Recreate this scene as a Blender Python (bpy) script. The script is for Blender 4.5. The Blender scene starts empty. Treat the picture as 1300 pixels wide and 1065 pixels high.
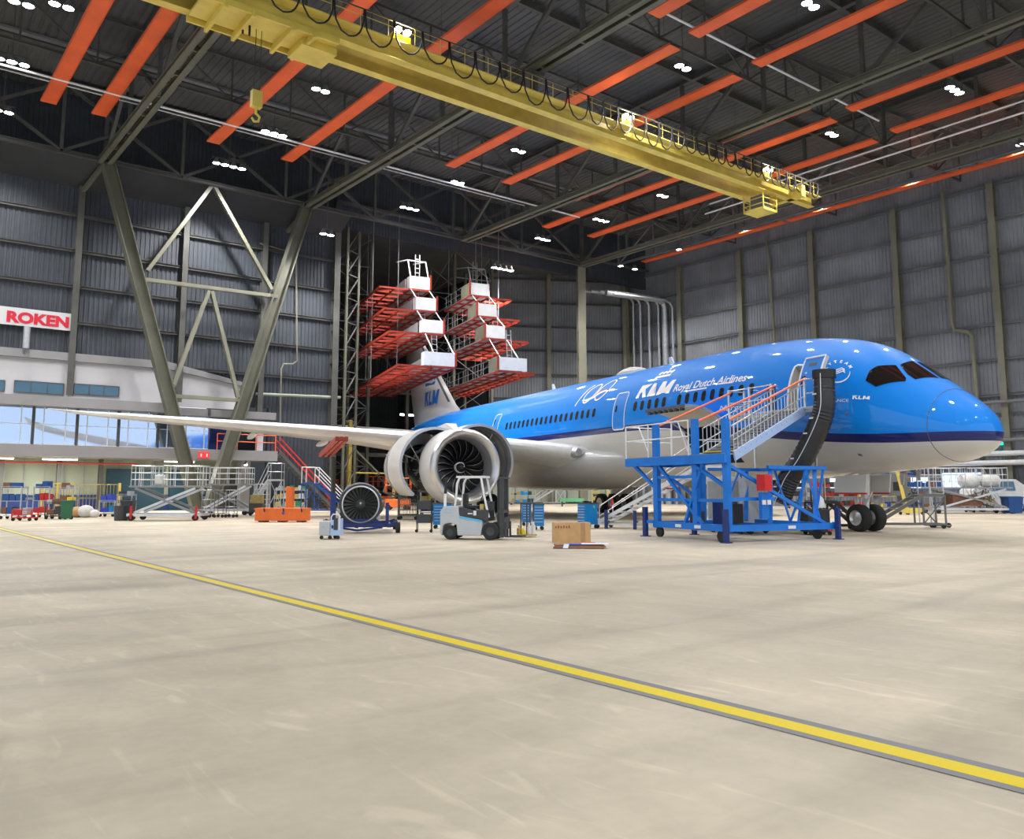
import bpy, bmesh, random
from math import *
from mathutils import Matrix, Vector
random.seed(7)
COL = bpy.context.scene.collection
MW = {}

# ---------------------------------------------------------------- helpers
class MB:
    """collects geometry for ONE mesh object"""
    def __init__(s): s.v=[]; s.f=[]; s.m=[]; s.k=0
    def mat(s,k): s.k=k; return s
    def add(s,vs,fs):
        n=len(s.v); s.v.extend([tuple(p) for p in vs])
        for f in fs: s.f.append([i+n for i in f]); s.m.append(s.k)
        return s
    def box(s,x0,x1,y0,y1,z0,z1):
        return s.add([(x0,y0,z0),(x1,y0,z0),(x1,y1,z0),(x0,y1,z0),(x0,y0,z1),(x1,y0,z1),(x1,y1,z1),(x0,y1,z1)],
                     [(0,3,2,1),(4,5,6,7),(0,1,5,4),(1,2,6,5),(2,3,7,6),(3,0,4,7)])
    def bar(s,p,q,w,h=None,up=(0,0,1)):
        p=Vector(p); q=Vector(q); d=(q-p); h=h or w
        if d.length<1e-6: return s
        d.normalize(); u=Vector(up)
        if abs(d.dot(u))>.999: u=Vector((0,1,0))
        r=d.cross(u).normalized(); u=r.cross(d).normalized()
        vs=[]
        for c in (p,q):
            for a,b in ((-1,-1),(1,-1),(1,1),(-1,1)): vs.append(c+r*(a*w/2)+u*(b*h/2))
        return s.add(vs,[(0,1,2,3),(7,6,5,4),(0,4,5,1),(1,5,6,2),(2,6,7,3),(3,7,4,0)])
    def ibeam(s,p,q,w,h,t=.05):
        p=Vector(p);q=Vector(q)
        o=Vector((0,0,h/2-t/2))
        s.bar(p+o,q+o,w,t); s.bar(p-o,q-o,w,t); return s.bar(p,q,t,h-2*t)
    def tube(s,p,q,r,n=8,r2=None,caps=True):
        p=Vector(p);q=Vector(q);d=q-p
        if d.length<1e-6: return s
        d.normalize(); a=d.orthogonal().normalized(); b=d.cross(a); r2=r if r2 is None else r2
        vs=[];fs=[]
        for c,rr in ((p,r),(q,r2)):
            for i in range(n):
                t=2*pi*i/n; vs.append(c+(a*cos(t)+b*sin(t))*rr)
        for i in range(n): j=(i+1)%n; fs.append((i,j,n+j,n+i))
        if caps: fs.append(tuple(range(n))[::-1]); fs.append(tuple(range(n,2*n)))
        return s.add(vs,fs)
    def path(s,pts,r,n=8,radii=None,caps=True):
        pts=[Vector(p) for p in pts]; N=len(pts); a=None; vs=[];fs=[]
        for k,p in enumerate(pts):
            d=(pts[min(k+1,N-1)]-pts[max(k-1,0)]).normalized()
            if a is None: a=d.orthogonal().normalized()
            else: a=(a-d*a.dot(d)).normalized()
            b=d.cross(a); rr=radii[k] if radii else r
            for i in range(n): t=2*pi*i/n; vs.append(p+(a*cos(t)+b*sin(t))*rr)
        for k in range(N-1):
            for i in range(n): j=(i+1)%n; fs.append((k*n+i,k*n+j,(k+1)*n+j,(k+1)*n+i))
        if caps: fs.append(tuple(range(n))[::-1]); fs.append(tuple(range((N-1)*n,N*n)))
        return s.add(vs,fs)
    def lathe(s,prof,org,ax,n=32,a0=0.,a1=None,ref=None):
        """prof = [(distance along axis, radius)]"""
        org=Vector(org);ax=Vector(ax).normalized(); a=Vector(ref).normalized() if ref else ax.orthogonal().normalized()
        a=(a-ax*a.dot(ax)).normalized(); b=ax.cross(a); full=a1 is None; span=2*pi if full else a1-a0; m=n if full else n+1
        vs=[];fs=[]
        for d,r in prof:
            for i in range(m):
                t=a0+span*i/n; vs.append(org+ax*d+(a*cos(t)+b*sin(t))*r)
        for k in range(len(prof)-1):
            for i in range(n):
                j=(i+1)%m if full else i+1
                fs.append((k*m+i,k*m+j,(k+1)*m+j,(k+1)*m+i))
        return s.add(vs,fs)
    def disc(s,c,ax,r,n=24):
        c=Vector(c);ax=Vector(ax).normalized();a=ax.orthogonal().normalized();b=ax.cross(a)
        return s.add([c+(a*cos(2*pi*i/n)+b*sin(2*pi*i/n))*r for i in range(n)],[tuple(range(n))])
    def prism(s,poly,ax,a,b):
        """poly in the two other axes, extruded along axis ax (0,1,2) from a to b"""
        n=len(poly);vs=[]
        for c in (a,b):
            for u,v in poly:
                vs.append({0:(c,u,v),1:(u,c,v),2:(u,v,c)}[ax])
        fs=[tuple(range(n))[::-1],tuple(range(n,2*n))]
        for i in range(n): j=(i+1)%n; fs.append((i,j,n+j,n+i))
        return s.add(vs,fs)
    def slab(s,quad,t):
        """a plate: 4 top corners and a thickness downwards"""
        q=[Vector(p) for p in quad]; return s.add(q+[p-Vector((0,0,t)) for p in q],[(0,1,2,3),(7,6,5,4),(0,4,5,1),(1,5,6,2),(2,6,7,3),(3,7,4,0)])
    def grid(s,fn,nu,nv,skip=None):
        vs=[fn(i,j) for i in range(nu+1) for j in range(nv+1)];fs=[]
        for i in range(nu):
            for j in range(nv):
                if skip and skip(i,j): continue
                a=i*(nv+1)+j; fs.append((a,a+1,a+nv+2,a+nv+1))
        return s.add(vs,fs)
    def xf(s,M,start=0):
        for i in range(start,len(s.v)): s.v[i]=tuple(M@Vector(s.v[i]))
        return s
    def build(s,name,mats,parent=None,local=False,smooth=False,bevel=0,fix=True):
        me=bpy.data.meshes.new(name); M=MW.get(parent.name) if parent else None
        vs=s.v; org=None
        if parent is None:
            xs=[p[0] for p in vs];ys=[p[1] for p in vs];zs=[p[2] for p in vs]
            org=((min(xs)+max(xs))/2,(min(ys)+max(ys))/2,min(zs)); vs=[(p[0]-org[0],p[1]-org[1],p[2]-org[2]) for p in vs]
        elif not local:
            I=M.inverted(); vs=[tuple(I@Vector(p)) for p in vs]
        me.from_pydata(vs,[],s.f)
        if not isinstance(mats,(list,tuple)): mats=[mats]
        for m in mats: me.materials.append(m)
        me.polygons.foreach_set('material_index',s.m)
        if fix:
            bm=bmesh.new();bm.from_mesh(me)
            bmesh.ops.recalc_face_normals(bm,faces=bm.faces);bm.to_mesh(me);bm.free()
        if smooth:
            me.polygons.foreach_set('use_smooth',[True]*len(me.polygons))
            try: me.set_sharp_from_angle(angle=radians(35 if smooth is True else smooth))
            except Exception: pass
        me.update()
        o=bpy.data.objects.new(name,me);COL.objects.link(o)
        if parent: o.parent=parent; MW[o.name]=M.copy()
        else: o.location=org; MW[o.name]=Matrix.Translation(org)
        if bevel:
            b=o.modifiers.new('bevel','BEVEL');b.width=bevel;b.segments=2;b.limit_method='ANGLE';b.angle_limit=radians(50)
        return o

def thing(name,label,cat,loc=(0,0,0),rz=0.,group=None):
    o=bpy.data.objects.new(name,None);COL.objects.link(o);o.location=loc;o.rotation_euler=(0,0,rz);o.empty_display_size=.2
    o['label']=label;o['category']=cat
    if group:o['group']=group
    MW[o.name]=Matrix.Translation(loc)@Matrix.Rotation(rz,4,'Z');return o
def tag(o,label,cat,group=None):
    o['label']=label;o['category']=cat
    if group:o['group']=group
    return o
def struct(o): o['kind']='structure';return o
def dup(o,loc,rz,label=None,group=None):
    r=o.copy();COL.objects.link(r);r.location=loc;r.rotation_euler=(0,0,rz)
    if label:r['label']=label
    if group:r['group']=group
    for ch in [c for c in bpy.data.objects if c.parent==o]:
        c=ch.copy();COL.objects.link(c);c.parent=r
        for g in [x for x in bpy.data.objects if x.parent==ch]:
            d=g.copy();COL.objects.link(d);d.parent=c
    MW[r.name]=Matrix.Translation(loc)@Matrix.Rotation(rz,4,'Z')
    return r

# ---------------------------------------------------------------- camera geometry (survey of the hall from the standing point)
FPX=1080.;CX,CY,HZ=650.,487.5,621.;EYE=1.6
PIT=atan((HZ-CY)/FPX);YAW=atan(850/(FPX/cos(PIT)))
def ray(x,y):
    a=(x-CX)/FPX;b=-(y-CY)/FPX;fw=cos(PIT)-b*sin(PIT);up=sin(PIT)+b*cos(PIT)
    return fw*sin(YAW)+a*cos(YAW),fw*cos(YAW)-a*sin(YAW),up
def onz(x,y,z=0):
    r=ray(x,y);t=(z-EYE)/r[2];return (r[0]*t,r[1]*t,z)
def onX(x,y,c):
    r=ray(x,y);t=c/r[0];return (c,r[1]*t,EYE+r[2]*t)
def onY(x,y,c):
    r=ray(x,y);t=c/r[1];return (r[0]*t,c,EYE+r[2]*t)

# ---------------------------------------------------------------- materials
MAT={}
def mat(name,col,rough=.5,metal=0.,var=.0,scale=3.,bump=0.,coat=0.,emit=None,estr=0.,bscale=None,trans=0.):
    m=bpy.data.materials.new(name);m.use_nodes=True;nt=m.node_tree;b=nt.nodes['Principled BSDF']
    c=(*col,1);b.inputs['Base Color'].default_value=c;b.inputs['Roughness'].default_value=rough;b.inputs['Metallic'].default_value=metal
    b.inputs['Coat Weight'].default_value=coat;b.inputs['Coat Roughness'].default_value=.06
    if trans:b.inputs['Transmission Weight'].default_value=trans
    if emit:
        b.inputs['Emission Color'].default_value=(*emit,1);b.inputs['Emission Strength'].default_value=estr
    if var or bump:
        tc=nt.nodes.new('ShaderNodeTexCoord');no=nt.nodes.new('ShaderNodeTexNoise');no.inputs['Scale'].default_value=scale;no.inputs['Detail'].default_value=5
        nt.links.new(tc.outputs['Object'],no.inputs['Vector'])
        if var:
            r=nt.nodes.new('ShaderNodeMapRange');r.inputs[1].default_value=.3;r.inputs[2].default_value=.7;r.inputs[3].default_value=1-var;r.inputs[4].default_value=1+var
            nt.links.new(no.outputs['Fac'],r.inputs[0])
            mx=nt.nodes.new('ShaderNodeVectorMath');mx.operation='SCALE';mx.inputs[0].default_value=col
            nt.links.new(r.outputs[0],mx.inputs['Scale']);nt.links.new(mx.outputs[0],b.inputs['Base Color'])
        if bump:
            bp=nt.nodes.new('ShaderNodeBump');bp.inputs['Strength'].default_value=bump;bp.inputs['Distance'].default_value=.02
            nt.links.new(no.outputs['Fac'],bp.inputs['Height']);nt.links.new(bp.outputs[0],b.inputs['Normal'])
    MAT[name]=m;return m
def N_(nt,t,**k):
    n=nt.nodes.new(t)
    for a,v in k.items(): setattr(n,a,v)
    return n
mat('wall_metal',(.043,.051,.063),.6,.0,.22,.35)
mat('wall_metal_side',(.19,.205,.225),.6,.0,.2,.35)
mat('deck_metal',(.085,.088,.088),.7,.0,.2,.3)
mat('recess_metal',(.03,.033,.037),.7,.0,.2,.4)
mat('olive',(.115,.115,.085),.55,.0,.18,.6)
mat('olive_light',(.18,.176,.13),.5,.0,.15,.6)
mat('dark_steel',(.075,.075,.068),.6,.0,.2,1.)
mat('grey_steel',(.16,.165,.17),.5,.0,.15,1.)
mat('orange_panel',(.80,.13,.035),.55,.0,.1,.6)
mat('orange',(.85,.17,.02),.45,.0,.08,2.)
mat('dock_red',(.34,.032,.014),.5,.0,.25,1.5)
mat('crane_yellow',(.70,.55,.11),.42,.0,.12,1.2)
mat('yellow',(.75,.55,.03),.45)
mat('bright_yellow',(.85,.65,.02),.4)
mat('black',(.015,.015,.016),.5)
mat('rubber',(.02,.02,.02),.75,.0,.2,8,.2)
mat('galv',(.50,.52,.54),.38,.6,.15,4.)
mat('alu',(.68,.69,.72),.3,.75,.08,3.)
mat('white_paint',(.78,.79,.8),.4,.0,.05,2.)
mat('white_metal',(.74,.75,.76),.35,.2,.06,3.)
mat('cream_wall',(.47,.46,.47),.75,.0,.05,.5)
mat('fascia',(.24,.235,.24),.55,.0,.08,.6)
mat('pale_green',(.30,.34,.27),.7,.0,.1,.6)
mat('teal_door',(.006,.045,.075),.5)
mat('blue',(.012,.08,.30),.45,.0,.08,2.)
mat('dock_blue',(.0,.17,.66),.42,.0,.12,2.)
mat('deep_blue',(.01,.03,.16),.5,.0,.1,2.)
mat('cabinet_blue',(.0,.21,.56),.4,.0,.06,2.)
mat('stringer_blue',(.42,.56,.85),.4)
mat('rail_orange',(.95,.16,.05),.4)
mat('red',(.6,.02,.02),.45)
mat('green',(.02,.14,.07),.5)
mat('light_green',(.12,.45,.22),.5)
mat('cardboard',(.55,.33,.15),.8,.0,.08,6.)
mat('cardboard_dark',(.42,.24,.11),.8,.0,.08,6.)
mat('wood',(.22,.10,.06),.7,.0,.2,6.)
mat('paper',(.75,.8,.9),.6)
mat('violet_blue',(.03,.06,.55),.4)
mat('dark_plastic',(.045,.048,.055),.5,.0,.1,4.)
mat('duct_black',(.022,.023,.026),.38,.0,.2,3.,.3)
mat('brass',(.45,.33,.12),.4,.6,.2,6.)
mat('skin',(.5,.3,.22),.6)
mat('aircraft_white',(.66,.655,.65),.3,.0,.03,.4,coat=.4)
mat('aircraft_grey',(.44,.445,.45),.38,.0,.05,.5,coat=.25)
mat('nacelle_white',(.62,.61,.59),.35,.0,.05,.7,coat=.3)
mat('lip_metal',(.62,.62,.63),.28,.85)
mat('inlet_grey',(.32,.32,.34),.4,.3)
mat('fan_black',(.012,.012,.014),.3)
mat('blade_edge',(.35,.35,.37),.3,.6)
mat('fan_titanium',(.26,.27,.26),.34,.7)
mat('logo_white',(.86,.87,.9),.4)
mat('logo_blue',(.01,.16,.62),.4)
mat('navy',(.006,.012,.13),.3,coat=.6)
mat('cabin_blue',(.0,.235,.82),.45,coat=.6)
mat('cabin_glass',(.035,.028,.02),.12,coat=.3)
mat('cockpit_glass',(.015,.010,.01),.07,coat=.6)
mat('seam',(.10,.11,.14),.5)
mat('interior',(.55,.52,.47),.7)
mat('sign_white',(.55,.55,.56),.6)
mat('sign_red',(.55,.01,.03),.5)
mat('exit_green',(.0,.3,.2),.4,emit=(.0,.75,.55),estr=1.3)
mat('exit_red',(.6,.03,.03),.4,emit=(.9,.05,.05),estr=.35)
mat('lamp_glow',(1,1,1),.4,emit=(.93,.92,1.0),estr=38.)
mat('tube_glow',(1,1,1),.4,emit=(1.,.98,.86),estr=4.5)
mat('window_glow',(.5,.6,.8),.3,emit=(.55,.68,1.),estr=1.1)
mat('glass_blue',(.60,.72,.95),.05,.9,.0)
mat('office_glass',(.10,.18,.24),.08,.7,.15,.4)
mat('plank_grey',(.30,.31,.32),.6,.1,.1,4.)
mat('cloth_white',(.7,.7,.68),.9,.0,.1,5.,.4)
mat('forklift_grey',(.50,.53,.56),.4,.0,.04,3.,coat=.2)
mat('stripe_cyan',(.10,.50,.80),.4)

def floor_mat():
    m=bpy.data.materials.new('concrete');m.use_nodes=True;nt=m.node_tree;L=nt.links;b=nt.nodes['Principled BSDF']
    tc=N_(nt,'ShaderNodeTexCoord')
    def noise(sc,det,stretch=(1,1,1),rz=0.,dist=0.):
        mp=N_(nt,'ShaderNodeMapping');mp.inputs['Scale'].default_value=stretch;mp.inputs['Rotation'].default_value=(0,0,rz)
        n=N_(nt,'ShaderNodeTexNoise');n.inputs['Scale'].default_value=sc;n.inputs['Detail'].default_value=det;n.inputs['Distortion'].default_value=dist
        L.new(tc.outputs['Object'],mp.inputs[0]);L.new(mp.outputs[0],n.inputs['Vector']);return n.outputs['Fac']
    def rng(x,a,c,lo,hi):
        r=N_(nt,'ShaderNodeMapRange');r.inputs[1].default_value=a;r.inputs[2].default_value=c;r.inputs[3].default_value=lo;r.inputs[4].default_value=hi
        L.new(x,r.inputs[0]);return r.outputs[0]
    def mul(a,c):
        n=N_(nt,'ShaderNodeMath',operation='MULTIPLY');L.new(a,n.inputs[0]);L.new(c,n.inputs[1]);return n.outputs[0]
    f=rng(noise(.22,7,dist=.4),.35,.68,.84,1.08)
    f=mul(f,rng(noise(1.1,9,(1,.35,1),.5,1.2),.42,.62,.95,1.04))
    f=mul(f,rng(noise(.5,8,(.25,1.3,1),-.35,1.2),.48,.70,1.03,.80))       # wiped stains
    f=mul(f,rng(noise(9.,6),.35,.65,.97,1.03))
    f=mul(f,rng(noise(2.6,10,(1,.22,1),1.1,2.),.58,.70,1.,1.16))       # pale scuffs
    # tyre tracks: two thin dark lines towards the hall door, and a curved pair
    sp=N_(nt,'ShaderNodeSeparateXYZ');L.new(tc.outputs['Object'],sp.inputs[0])
    wob=noise(.12,2)
    def track(ax,ay,c,w,dark):
        # |ax*x+ay*y-c+wobble| < w
        a=N_(nt,'ShaderNodeMath',operation='MULTIPLY');a.inputs[1].default_value=ax;L.new(sp.outputs[0],a.inputs[0])
        a2=N_(nt,'ShaderNodeMath',operation='MULTIPLY_ADD');a2.inputs[1].default_value=ay;L.new(sp.outputs[1],a2.inputs[0]);L.new(a.outputs[0],a2.inputs[2])
        a3=N_(nt,'ShaderNodeMath',operation='MULTIPLY_ADD');a3.inputs[1].default_value=.35;L.new(wob,a3.inputs[0]);L.new(a2.outputs[0],a3.inputs[2])
        a4=N_(nt,'ShaderNodeMath',operation='SUBTRACT');a4.inputs[1].default_value=c;L.new(a3.outputs[0],a4.inputs[0])
        a5=N_(nt,'ShaderNodeMath',operation='ABSOLUTE');L.new(a4.outputs[0],a5.inputs[0])
        k=rng(a5.outputs[0],w*.6,w,dark,1.)
        return k
    def line(p,q,w,dark):
        dx,dy=q[0]-p[0],q[1]-p[1];l=hypot(dx,dy);nx,ny=-dy/l,dx/l
        return track(nx,ny,nx*p[0]+ny*p[1]+.175,w,dark)
    for (p,q,w,dk) in TRACKS: f=mul(f,line(p,q,w,dk))
    mx=N_(nt,'ShaderNodeVectorMath',operation='SCALE');mx.inputs[0].default_value=(.58,.505,.385);L.new(f,mx.inputs['Scale']);L.new(mx.outputs[0],b.inputs['Base Color'])
    r=rng(noise(.35,5),.35,.65,.42,.62);L.new(r,b.inputs['Roughness']);b.inputs['Specular IOR Level'].default_value=.35
    return m
TRACKS=[(onz(600,692)[:2],onz(1300,838)[:2],.045,.80),(onz(640,690)[:2],onz(1300,820)[:2],.045,.84),(onz(1000,676)[:2],onz(1300,690)[:2],.16,.8),(onz(40,668)[:2],onz(640,706)[:2],.09,.88)]
MAT['concrete']=floor_mat()
M=MAT
# ---------------------------------------------------------------- the hall
YW=65.;XR=70.;ZC=24.3
def corrugated(p,q,z0,z1,pitch=.32,dep=.05,zt=None):
    """trapezoid cladding standing from p to q, facing left of p->q reversed"""
    p=Vector((*p,0));q=Vector((*q,0));d=q-p;L=d.length;d.normalize();n=Vector((-d.y,d.x,0))
    mb=MB();k=int(L/pitch);pts=[]
    for i in range(k):
        s=i*pitch
        for ds,o in ((0,0),(.5*pitch,0),(.6*pitch,dep),(.9*pitch,dep)): pts.append(p+d*(s+ds)+n*o)
    pts.append(p+d*(k*pitch));pts.append(q)
    m=len(pts);vs=[(a.x,a.y,z0) for a in pts]+[(a.x,a.y,z1) for a in pts]
    fs=[(i,i+1,m+i+1,m+i) for i in range(m-1)]
    # backing so that the wall has thickness
    b=[p-n*(-.3),q-n*(-.3)];k2=len(vs)
    vs+= [(b[0].x,b[0].y,z0),(b[1].x,b[1].y,z0),(b[1].x,b[1].y,z1),(b[0].x,b[0].y,z1)];fs.append((k2,k2+1,k2+2,k2+3))
    mb.add(vs,fs);return mb
fl=MB().box(-40,100,-45,110,-.3,0)
struct(fl.build('floor',M['concrete']))
# painted guide line
ln=thing('floor_line','long yellow guide line with dark borders painted across the concrete floor','floor marking',(5.3,14,0))
MB().box(5.12,5.30,-6,58,0.003,.007).build('yellow_stripe',M['bright_yellow'],ln)
for a,b in ((5.04,5.12),(5.30,5.40)): MB().box(a,b,-6,58,.003,.006).build('dark_border',M['fascia'],ln)

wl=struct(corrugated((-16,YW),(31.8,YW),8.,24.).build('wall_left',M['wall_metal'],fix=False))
for k in range(6):
    z=9.0+2.55*k+ (1.6)
    MB().ibeam((-16,YW-.14,z),(31.8,YW-.14,z),.2,.22,.03).build('girt',M['dark_steel'],wl)
wl2=struct(corrugated((-16,YW+.0),(70,YW),24.0,30).build('wall_upper',M['wall_metal'],fix=False))
# recess for the tail: side, back and the slanted wall
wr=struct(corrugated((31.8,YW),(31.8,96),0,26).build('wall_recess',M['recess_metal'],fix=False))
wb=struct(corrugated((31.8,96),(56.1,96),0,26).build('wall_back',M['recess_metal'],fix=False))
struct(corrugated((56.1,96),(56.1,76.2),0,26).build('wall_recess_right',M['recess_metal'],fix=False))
A_,B_=Vector((56.1,76.)),Vector((70,68.))
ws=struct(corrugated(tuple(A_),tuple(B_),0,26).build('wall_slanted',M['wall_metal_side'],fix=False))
sd=(B_-A_).normalized();sn=Vector((sd.y,-sd.x))
for k in range(9):
    z=3.4+2.75*k;o=sn*.16
    MB().ibeam((A_.x+o.x,A_.y+o.y,z),(B_.x+o.x,B_.y+o.y,z),.2,.22,.03).build('girt',M['dark_steel'],ws)
# pale lower cladding of the slanted wall, with seams
mb=MB();n=11
for i in range(n):
    a=A_+(B_-A_)*(i/n)+sn*.2+sd*.05;b=A_+(B_-A_)*((i+1)/n)+sn*.2-sd*.05
    mb.bar((a.x,a.y,1.7),(b.x,b.y,1.7),.08,3.0)
mb.build('lower_panel',M['pale_green'],ws)
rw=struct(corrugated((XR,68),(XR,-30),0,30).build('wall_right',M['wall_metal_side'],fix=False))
for k in range(9):
    z=3.3+2.77*k
    MB().ibeam((XR-.14,68,z),(XR-.14,-30,z),.2,.22,.03).build('girt',M['grey_steel'],rw)
for y0,y1 in ((30,33),(34.2,35.6),(36.5,43),(46,50),(52,56)):
    MB().box(XR-.2,XR-.12,y0,y1,1.7,2.9).build('lit_window',M['window_glow'],rw)
# roof deck, corrugated along Y
mb=MB();xs=[-16+.5*i for i in range(173)];pts=[]
for x in xs: pts+=[(x,29.6),(x+.26,29.6),(x+.3,29.66),(x+.46,29.66)]
m=len(pts);mb.add([(x,-30,z) for x,z in pts]+[(x,66,z) for x,z in pts],[(i,i+1,m+i+1,m+i) for i in range(m-1)])
mb.box(-16,71,-30,66,29.9,30.1);struct(mb.build('ceiling',M['deck_metal'],fix=False))
struct(MB().box(31.5,71,64.5,96.5,26,26.2).build('ceiling_recess',M['deck_metal']))
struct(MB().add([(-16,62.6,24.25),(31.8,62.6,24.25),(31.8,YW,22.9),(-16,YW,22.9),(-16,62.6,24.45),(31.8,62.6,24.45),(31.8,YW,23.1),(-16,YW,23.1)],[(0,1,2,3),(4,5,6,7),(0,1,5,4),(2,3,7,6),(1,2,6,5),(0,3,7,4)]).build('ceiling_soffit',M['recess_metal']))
# wall columns
def column(p,z0,z1,label,mt='olive',w=.45,wdir=(0,1)):
    c=MB();x,y=p;d=Vector((wdir[0],wdir[1],0)).normalized();n=Vector((-d.y,d.x,0));h=w/2
    for s in (-1,1):
        a=Vector((x,y,0))+n*(s*h);c.bar((a.x,a.y,z0),(a.x,a.y,z1),w,.05,up=tuple(n))
    c.bar((x,y,z0),(x,y,z1),.05,w,up=tuple(n))
    for k in range(int((z1-z0)/2.75)):
        z=z0+1+2.75*k; c.bar((x-n.x*h,y-n.y*h,z),(x+n.x*h,y+n.y*h,z),w*.8,.03,up=(0,0,1))
    return tag(c.build('steel_column',M[mt]),label,'column')
nm=['first','second','third','fourth','fifth','sixth','seventh']
for i,(y) in enumerate((67.4,59.7,51.8,43.7,35.7,27.8)):
    column((XR-.35,y),0,25.6,f'tall olive steel column, {nm[i]} from the back corner along the right wall','olive_light' ,.5,(0,1))
column((XR-.4,23.4),0,25.6,'tall olive steel column at the right edge of the photo on the right wall','olive_light',.5,(0,1))
for i,x in enumerate((4.6,11.8,19.1,25.3)):
    column((x,YW-.32),8.0 if x<20 else 7.,22.9,f'grey steel column on the left wall, {nm[i]} from the left','dark_steel',.42,(1,0))
column((31.6,YW-.3),0,26,'full height dark column at the left edge of the tail recess','dark_steel',.55,(1,0))
cc=column((58.2,63.),0,24.2,'thick full height olive column beside the slanted back wall','olive_light',.8,(.87,-.5))
for i,t in enumerate((.42,.97)):
    p=A_+(B_-A_)*t+sn*.4;column((p.x,p.y),0,26,('slim olive column on the slanted back wall left of the thick column','slim olive column on the slanted back wall right of the thick column')[i],'olive_light',.45,tuple(sd))
# roof trusses running away from the camera
def lattice(name,label,A,B,zb,zt,step,wc,mt,cat='roof truss',mt2=None,wd=.16,xb=False,twin=0,dtop=None):
    A=Vector(A);B=Vector(B);d=(B-A);L=d.length;d.normalize();side=Vector((-d.y,d.x,0))
    t=thing(name,label,cat,(A.x,A.y,zb))
    at=lambda s,z:(A.x+d.x*s,A.y+d.y*s,z)
    c=MB()
    if twin:
        for sg in (-1,1):
            o=side*(sg*twin)
            a=Vector(at(0,zb))+o;b=Vector(at(L,zb))+o;c.ibeam(a,b,wc,wc*1.15,.07)
        k=0
        while k<L: c.bar(Vector(at(k,zb))-side*twin,Vector(at(k,zb))+side*twin,.12,.3);k+=step/2
    else: c.ibeam(at(0,zb),at(L,zb),wc,wc,.04)
    c.build('bottom_chord',M[mt],t)
    MB().ibeam(at(0,zt),at(L,zt),wc,wc,.05).build('top_chord',M[mt2 or mt],t)
    w=MB();n=max(1,int(round(L/step)));st=L/n
    for i in range(n+1):
        w.bar(at(i*st,zb),at(i*st,zt),wd)
        if i<n:
            if xb: w.bar(at(i*st,zb),at((i+1)*st,zt),wd);w.bar(at(i*st,zt),at((i+1)*st,zb),wd)
            elif i%2==0: w.bar(at(i*st,zb),at((i+1)*st,zt),wd)
            else: w.bar(at(i*st,zt),at((i+1)*st,zb),wd)
    w.build('web_members',M[mt2 or mt],t);return t
lab=['leftmost heavy olive roof truss, rising from the left leg of the V frame','heavy olive roof truss rising from the right leg of the V frame','third heavy olive roof truss from the left, above the tail dock','heavy olive roof truss ending over the thick corner column']
for i,x in enumerate((12.7,28.,43.3,57.8)):
    lattice('roof_truss',lab[i],(x,62.5,0),(x,-22,0),ZC,29.2,6.5,.32,'olive',mt2='dark_steel',twin=.3,wd=.22)
lattice('roof_truss','wall side roof truss of slender members nearest the right wall',(63.2,62.5,0),(63.2,-22,0),25.3,28.6,5.,.2,'grey_steel',wd=.12)
lattice('edge_truss','lattice truss of crossed bars along the top of the left wall',(-14,62.3,0),(57.8,62.3,0),ZC+.02,29.2,7.65,.3,'dark_steel',xb=True,wd=.2)
for i,y in enumerate((52.2,41.,30.,19.)):
    lattice('cross_truss',['dark cross truss under the roof nearest the left wall','second dark cross truss from the left wall under the roof','dark cross truss under the roof just in front of the crane','dark cross truss under the roof nearest the camera'][i],(-14,y,0),(69.6,y,0),26.4,29.3,4.,.16,'dark_steel',wd=.1)
for i,y in enumerate((57.2,46.5,35.6,24.6,14.)):
    o=MB().ibeam((-14,y,29.25),(70,y,29.25),.25,.4,.04);o=struct(o.build('trim_%d'%(i+1),M['dark_steel']))
# V shaped bearing frame by the left wall
vf=thing('bearing_frame','tall V shaped steel frame with inner bracing standing before the left wall','steel frame',(20.6,62.5,0))
def leg(p,q,w=.78,mt='olive_light'):
    b=MB().bar(p,q,w,.06,up=(0,1,0));P=Vector(p);Q=Vector(q)
    d=(Q-P).normalized();r=d.cross(Vector((0,1,0))).normalized()
    for s in (-1,1): b.bar(P+r*(s*w/2),Q+r*(s*w/2),.06,w,up=(0,1,0))
    return b
leg((20.25,62.5,0),(12.9,62.5,ZC)).build('leg',M['olive'],vf)
leg((20.95,62.5,0),(27.8,62.5,ZC)).build('leg',M['olive'],vf)
for p,q in (((15.7,62.5,16.35),(25.6,62.5,16.5)),((18.2,62.5,8.2),(22.9,62.5,8.2)),((20.3,62.5,16.2),(18.1,62.5,9.0)),((20.5,62.5,16.2),(22.8,62.5,8.4)),((20.2,62.5,ZC),(15.9,62.5,17.0)),((20.3,62.5,ZC),(25.1,62.5,17.0))):
    mb=MB();mb.bar(p,q,.10,.34,up=(0,1,0));P=Vector(p);Q=Vector(q)
    for s in (-.14,.14): mb.bar(P+Vector((0,s,0)),Q+Vector((0,s,0)),.26,.05,up=(0,1,0))
    mb.build('brace',M['olive_light'],vf)
for x,l in ((12.7,'short strut from the left wall column to the leftmost roof truss'),(28.,'short strut from the left wall to the second roof truss')):
    tag(MB().bar((x,62.4,24.2),(x-.9,64.6,22.5),.25).build('roof_strut',M['olive']),l,'strut')
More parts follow.
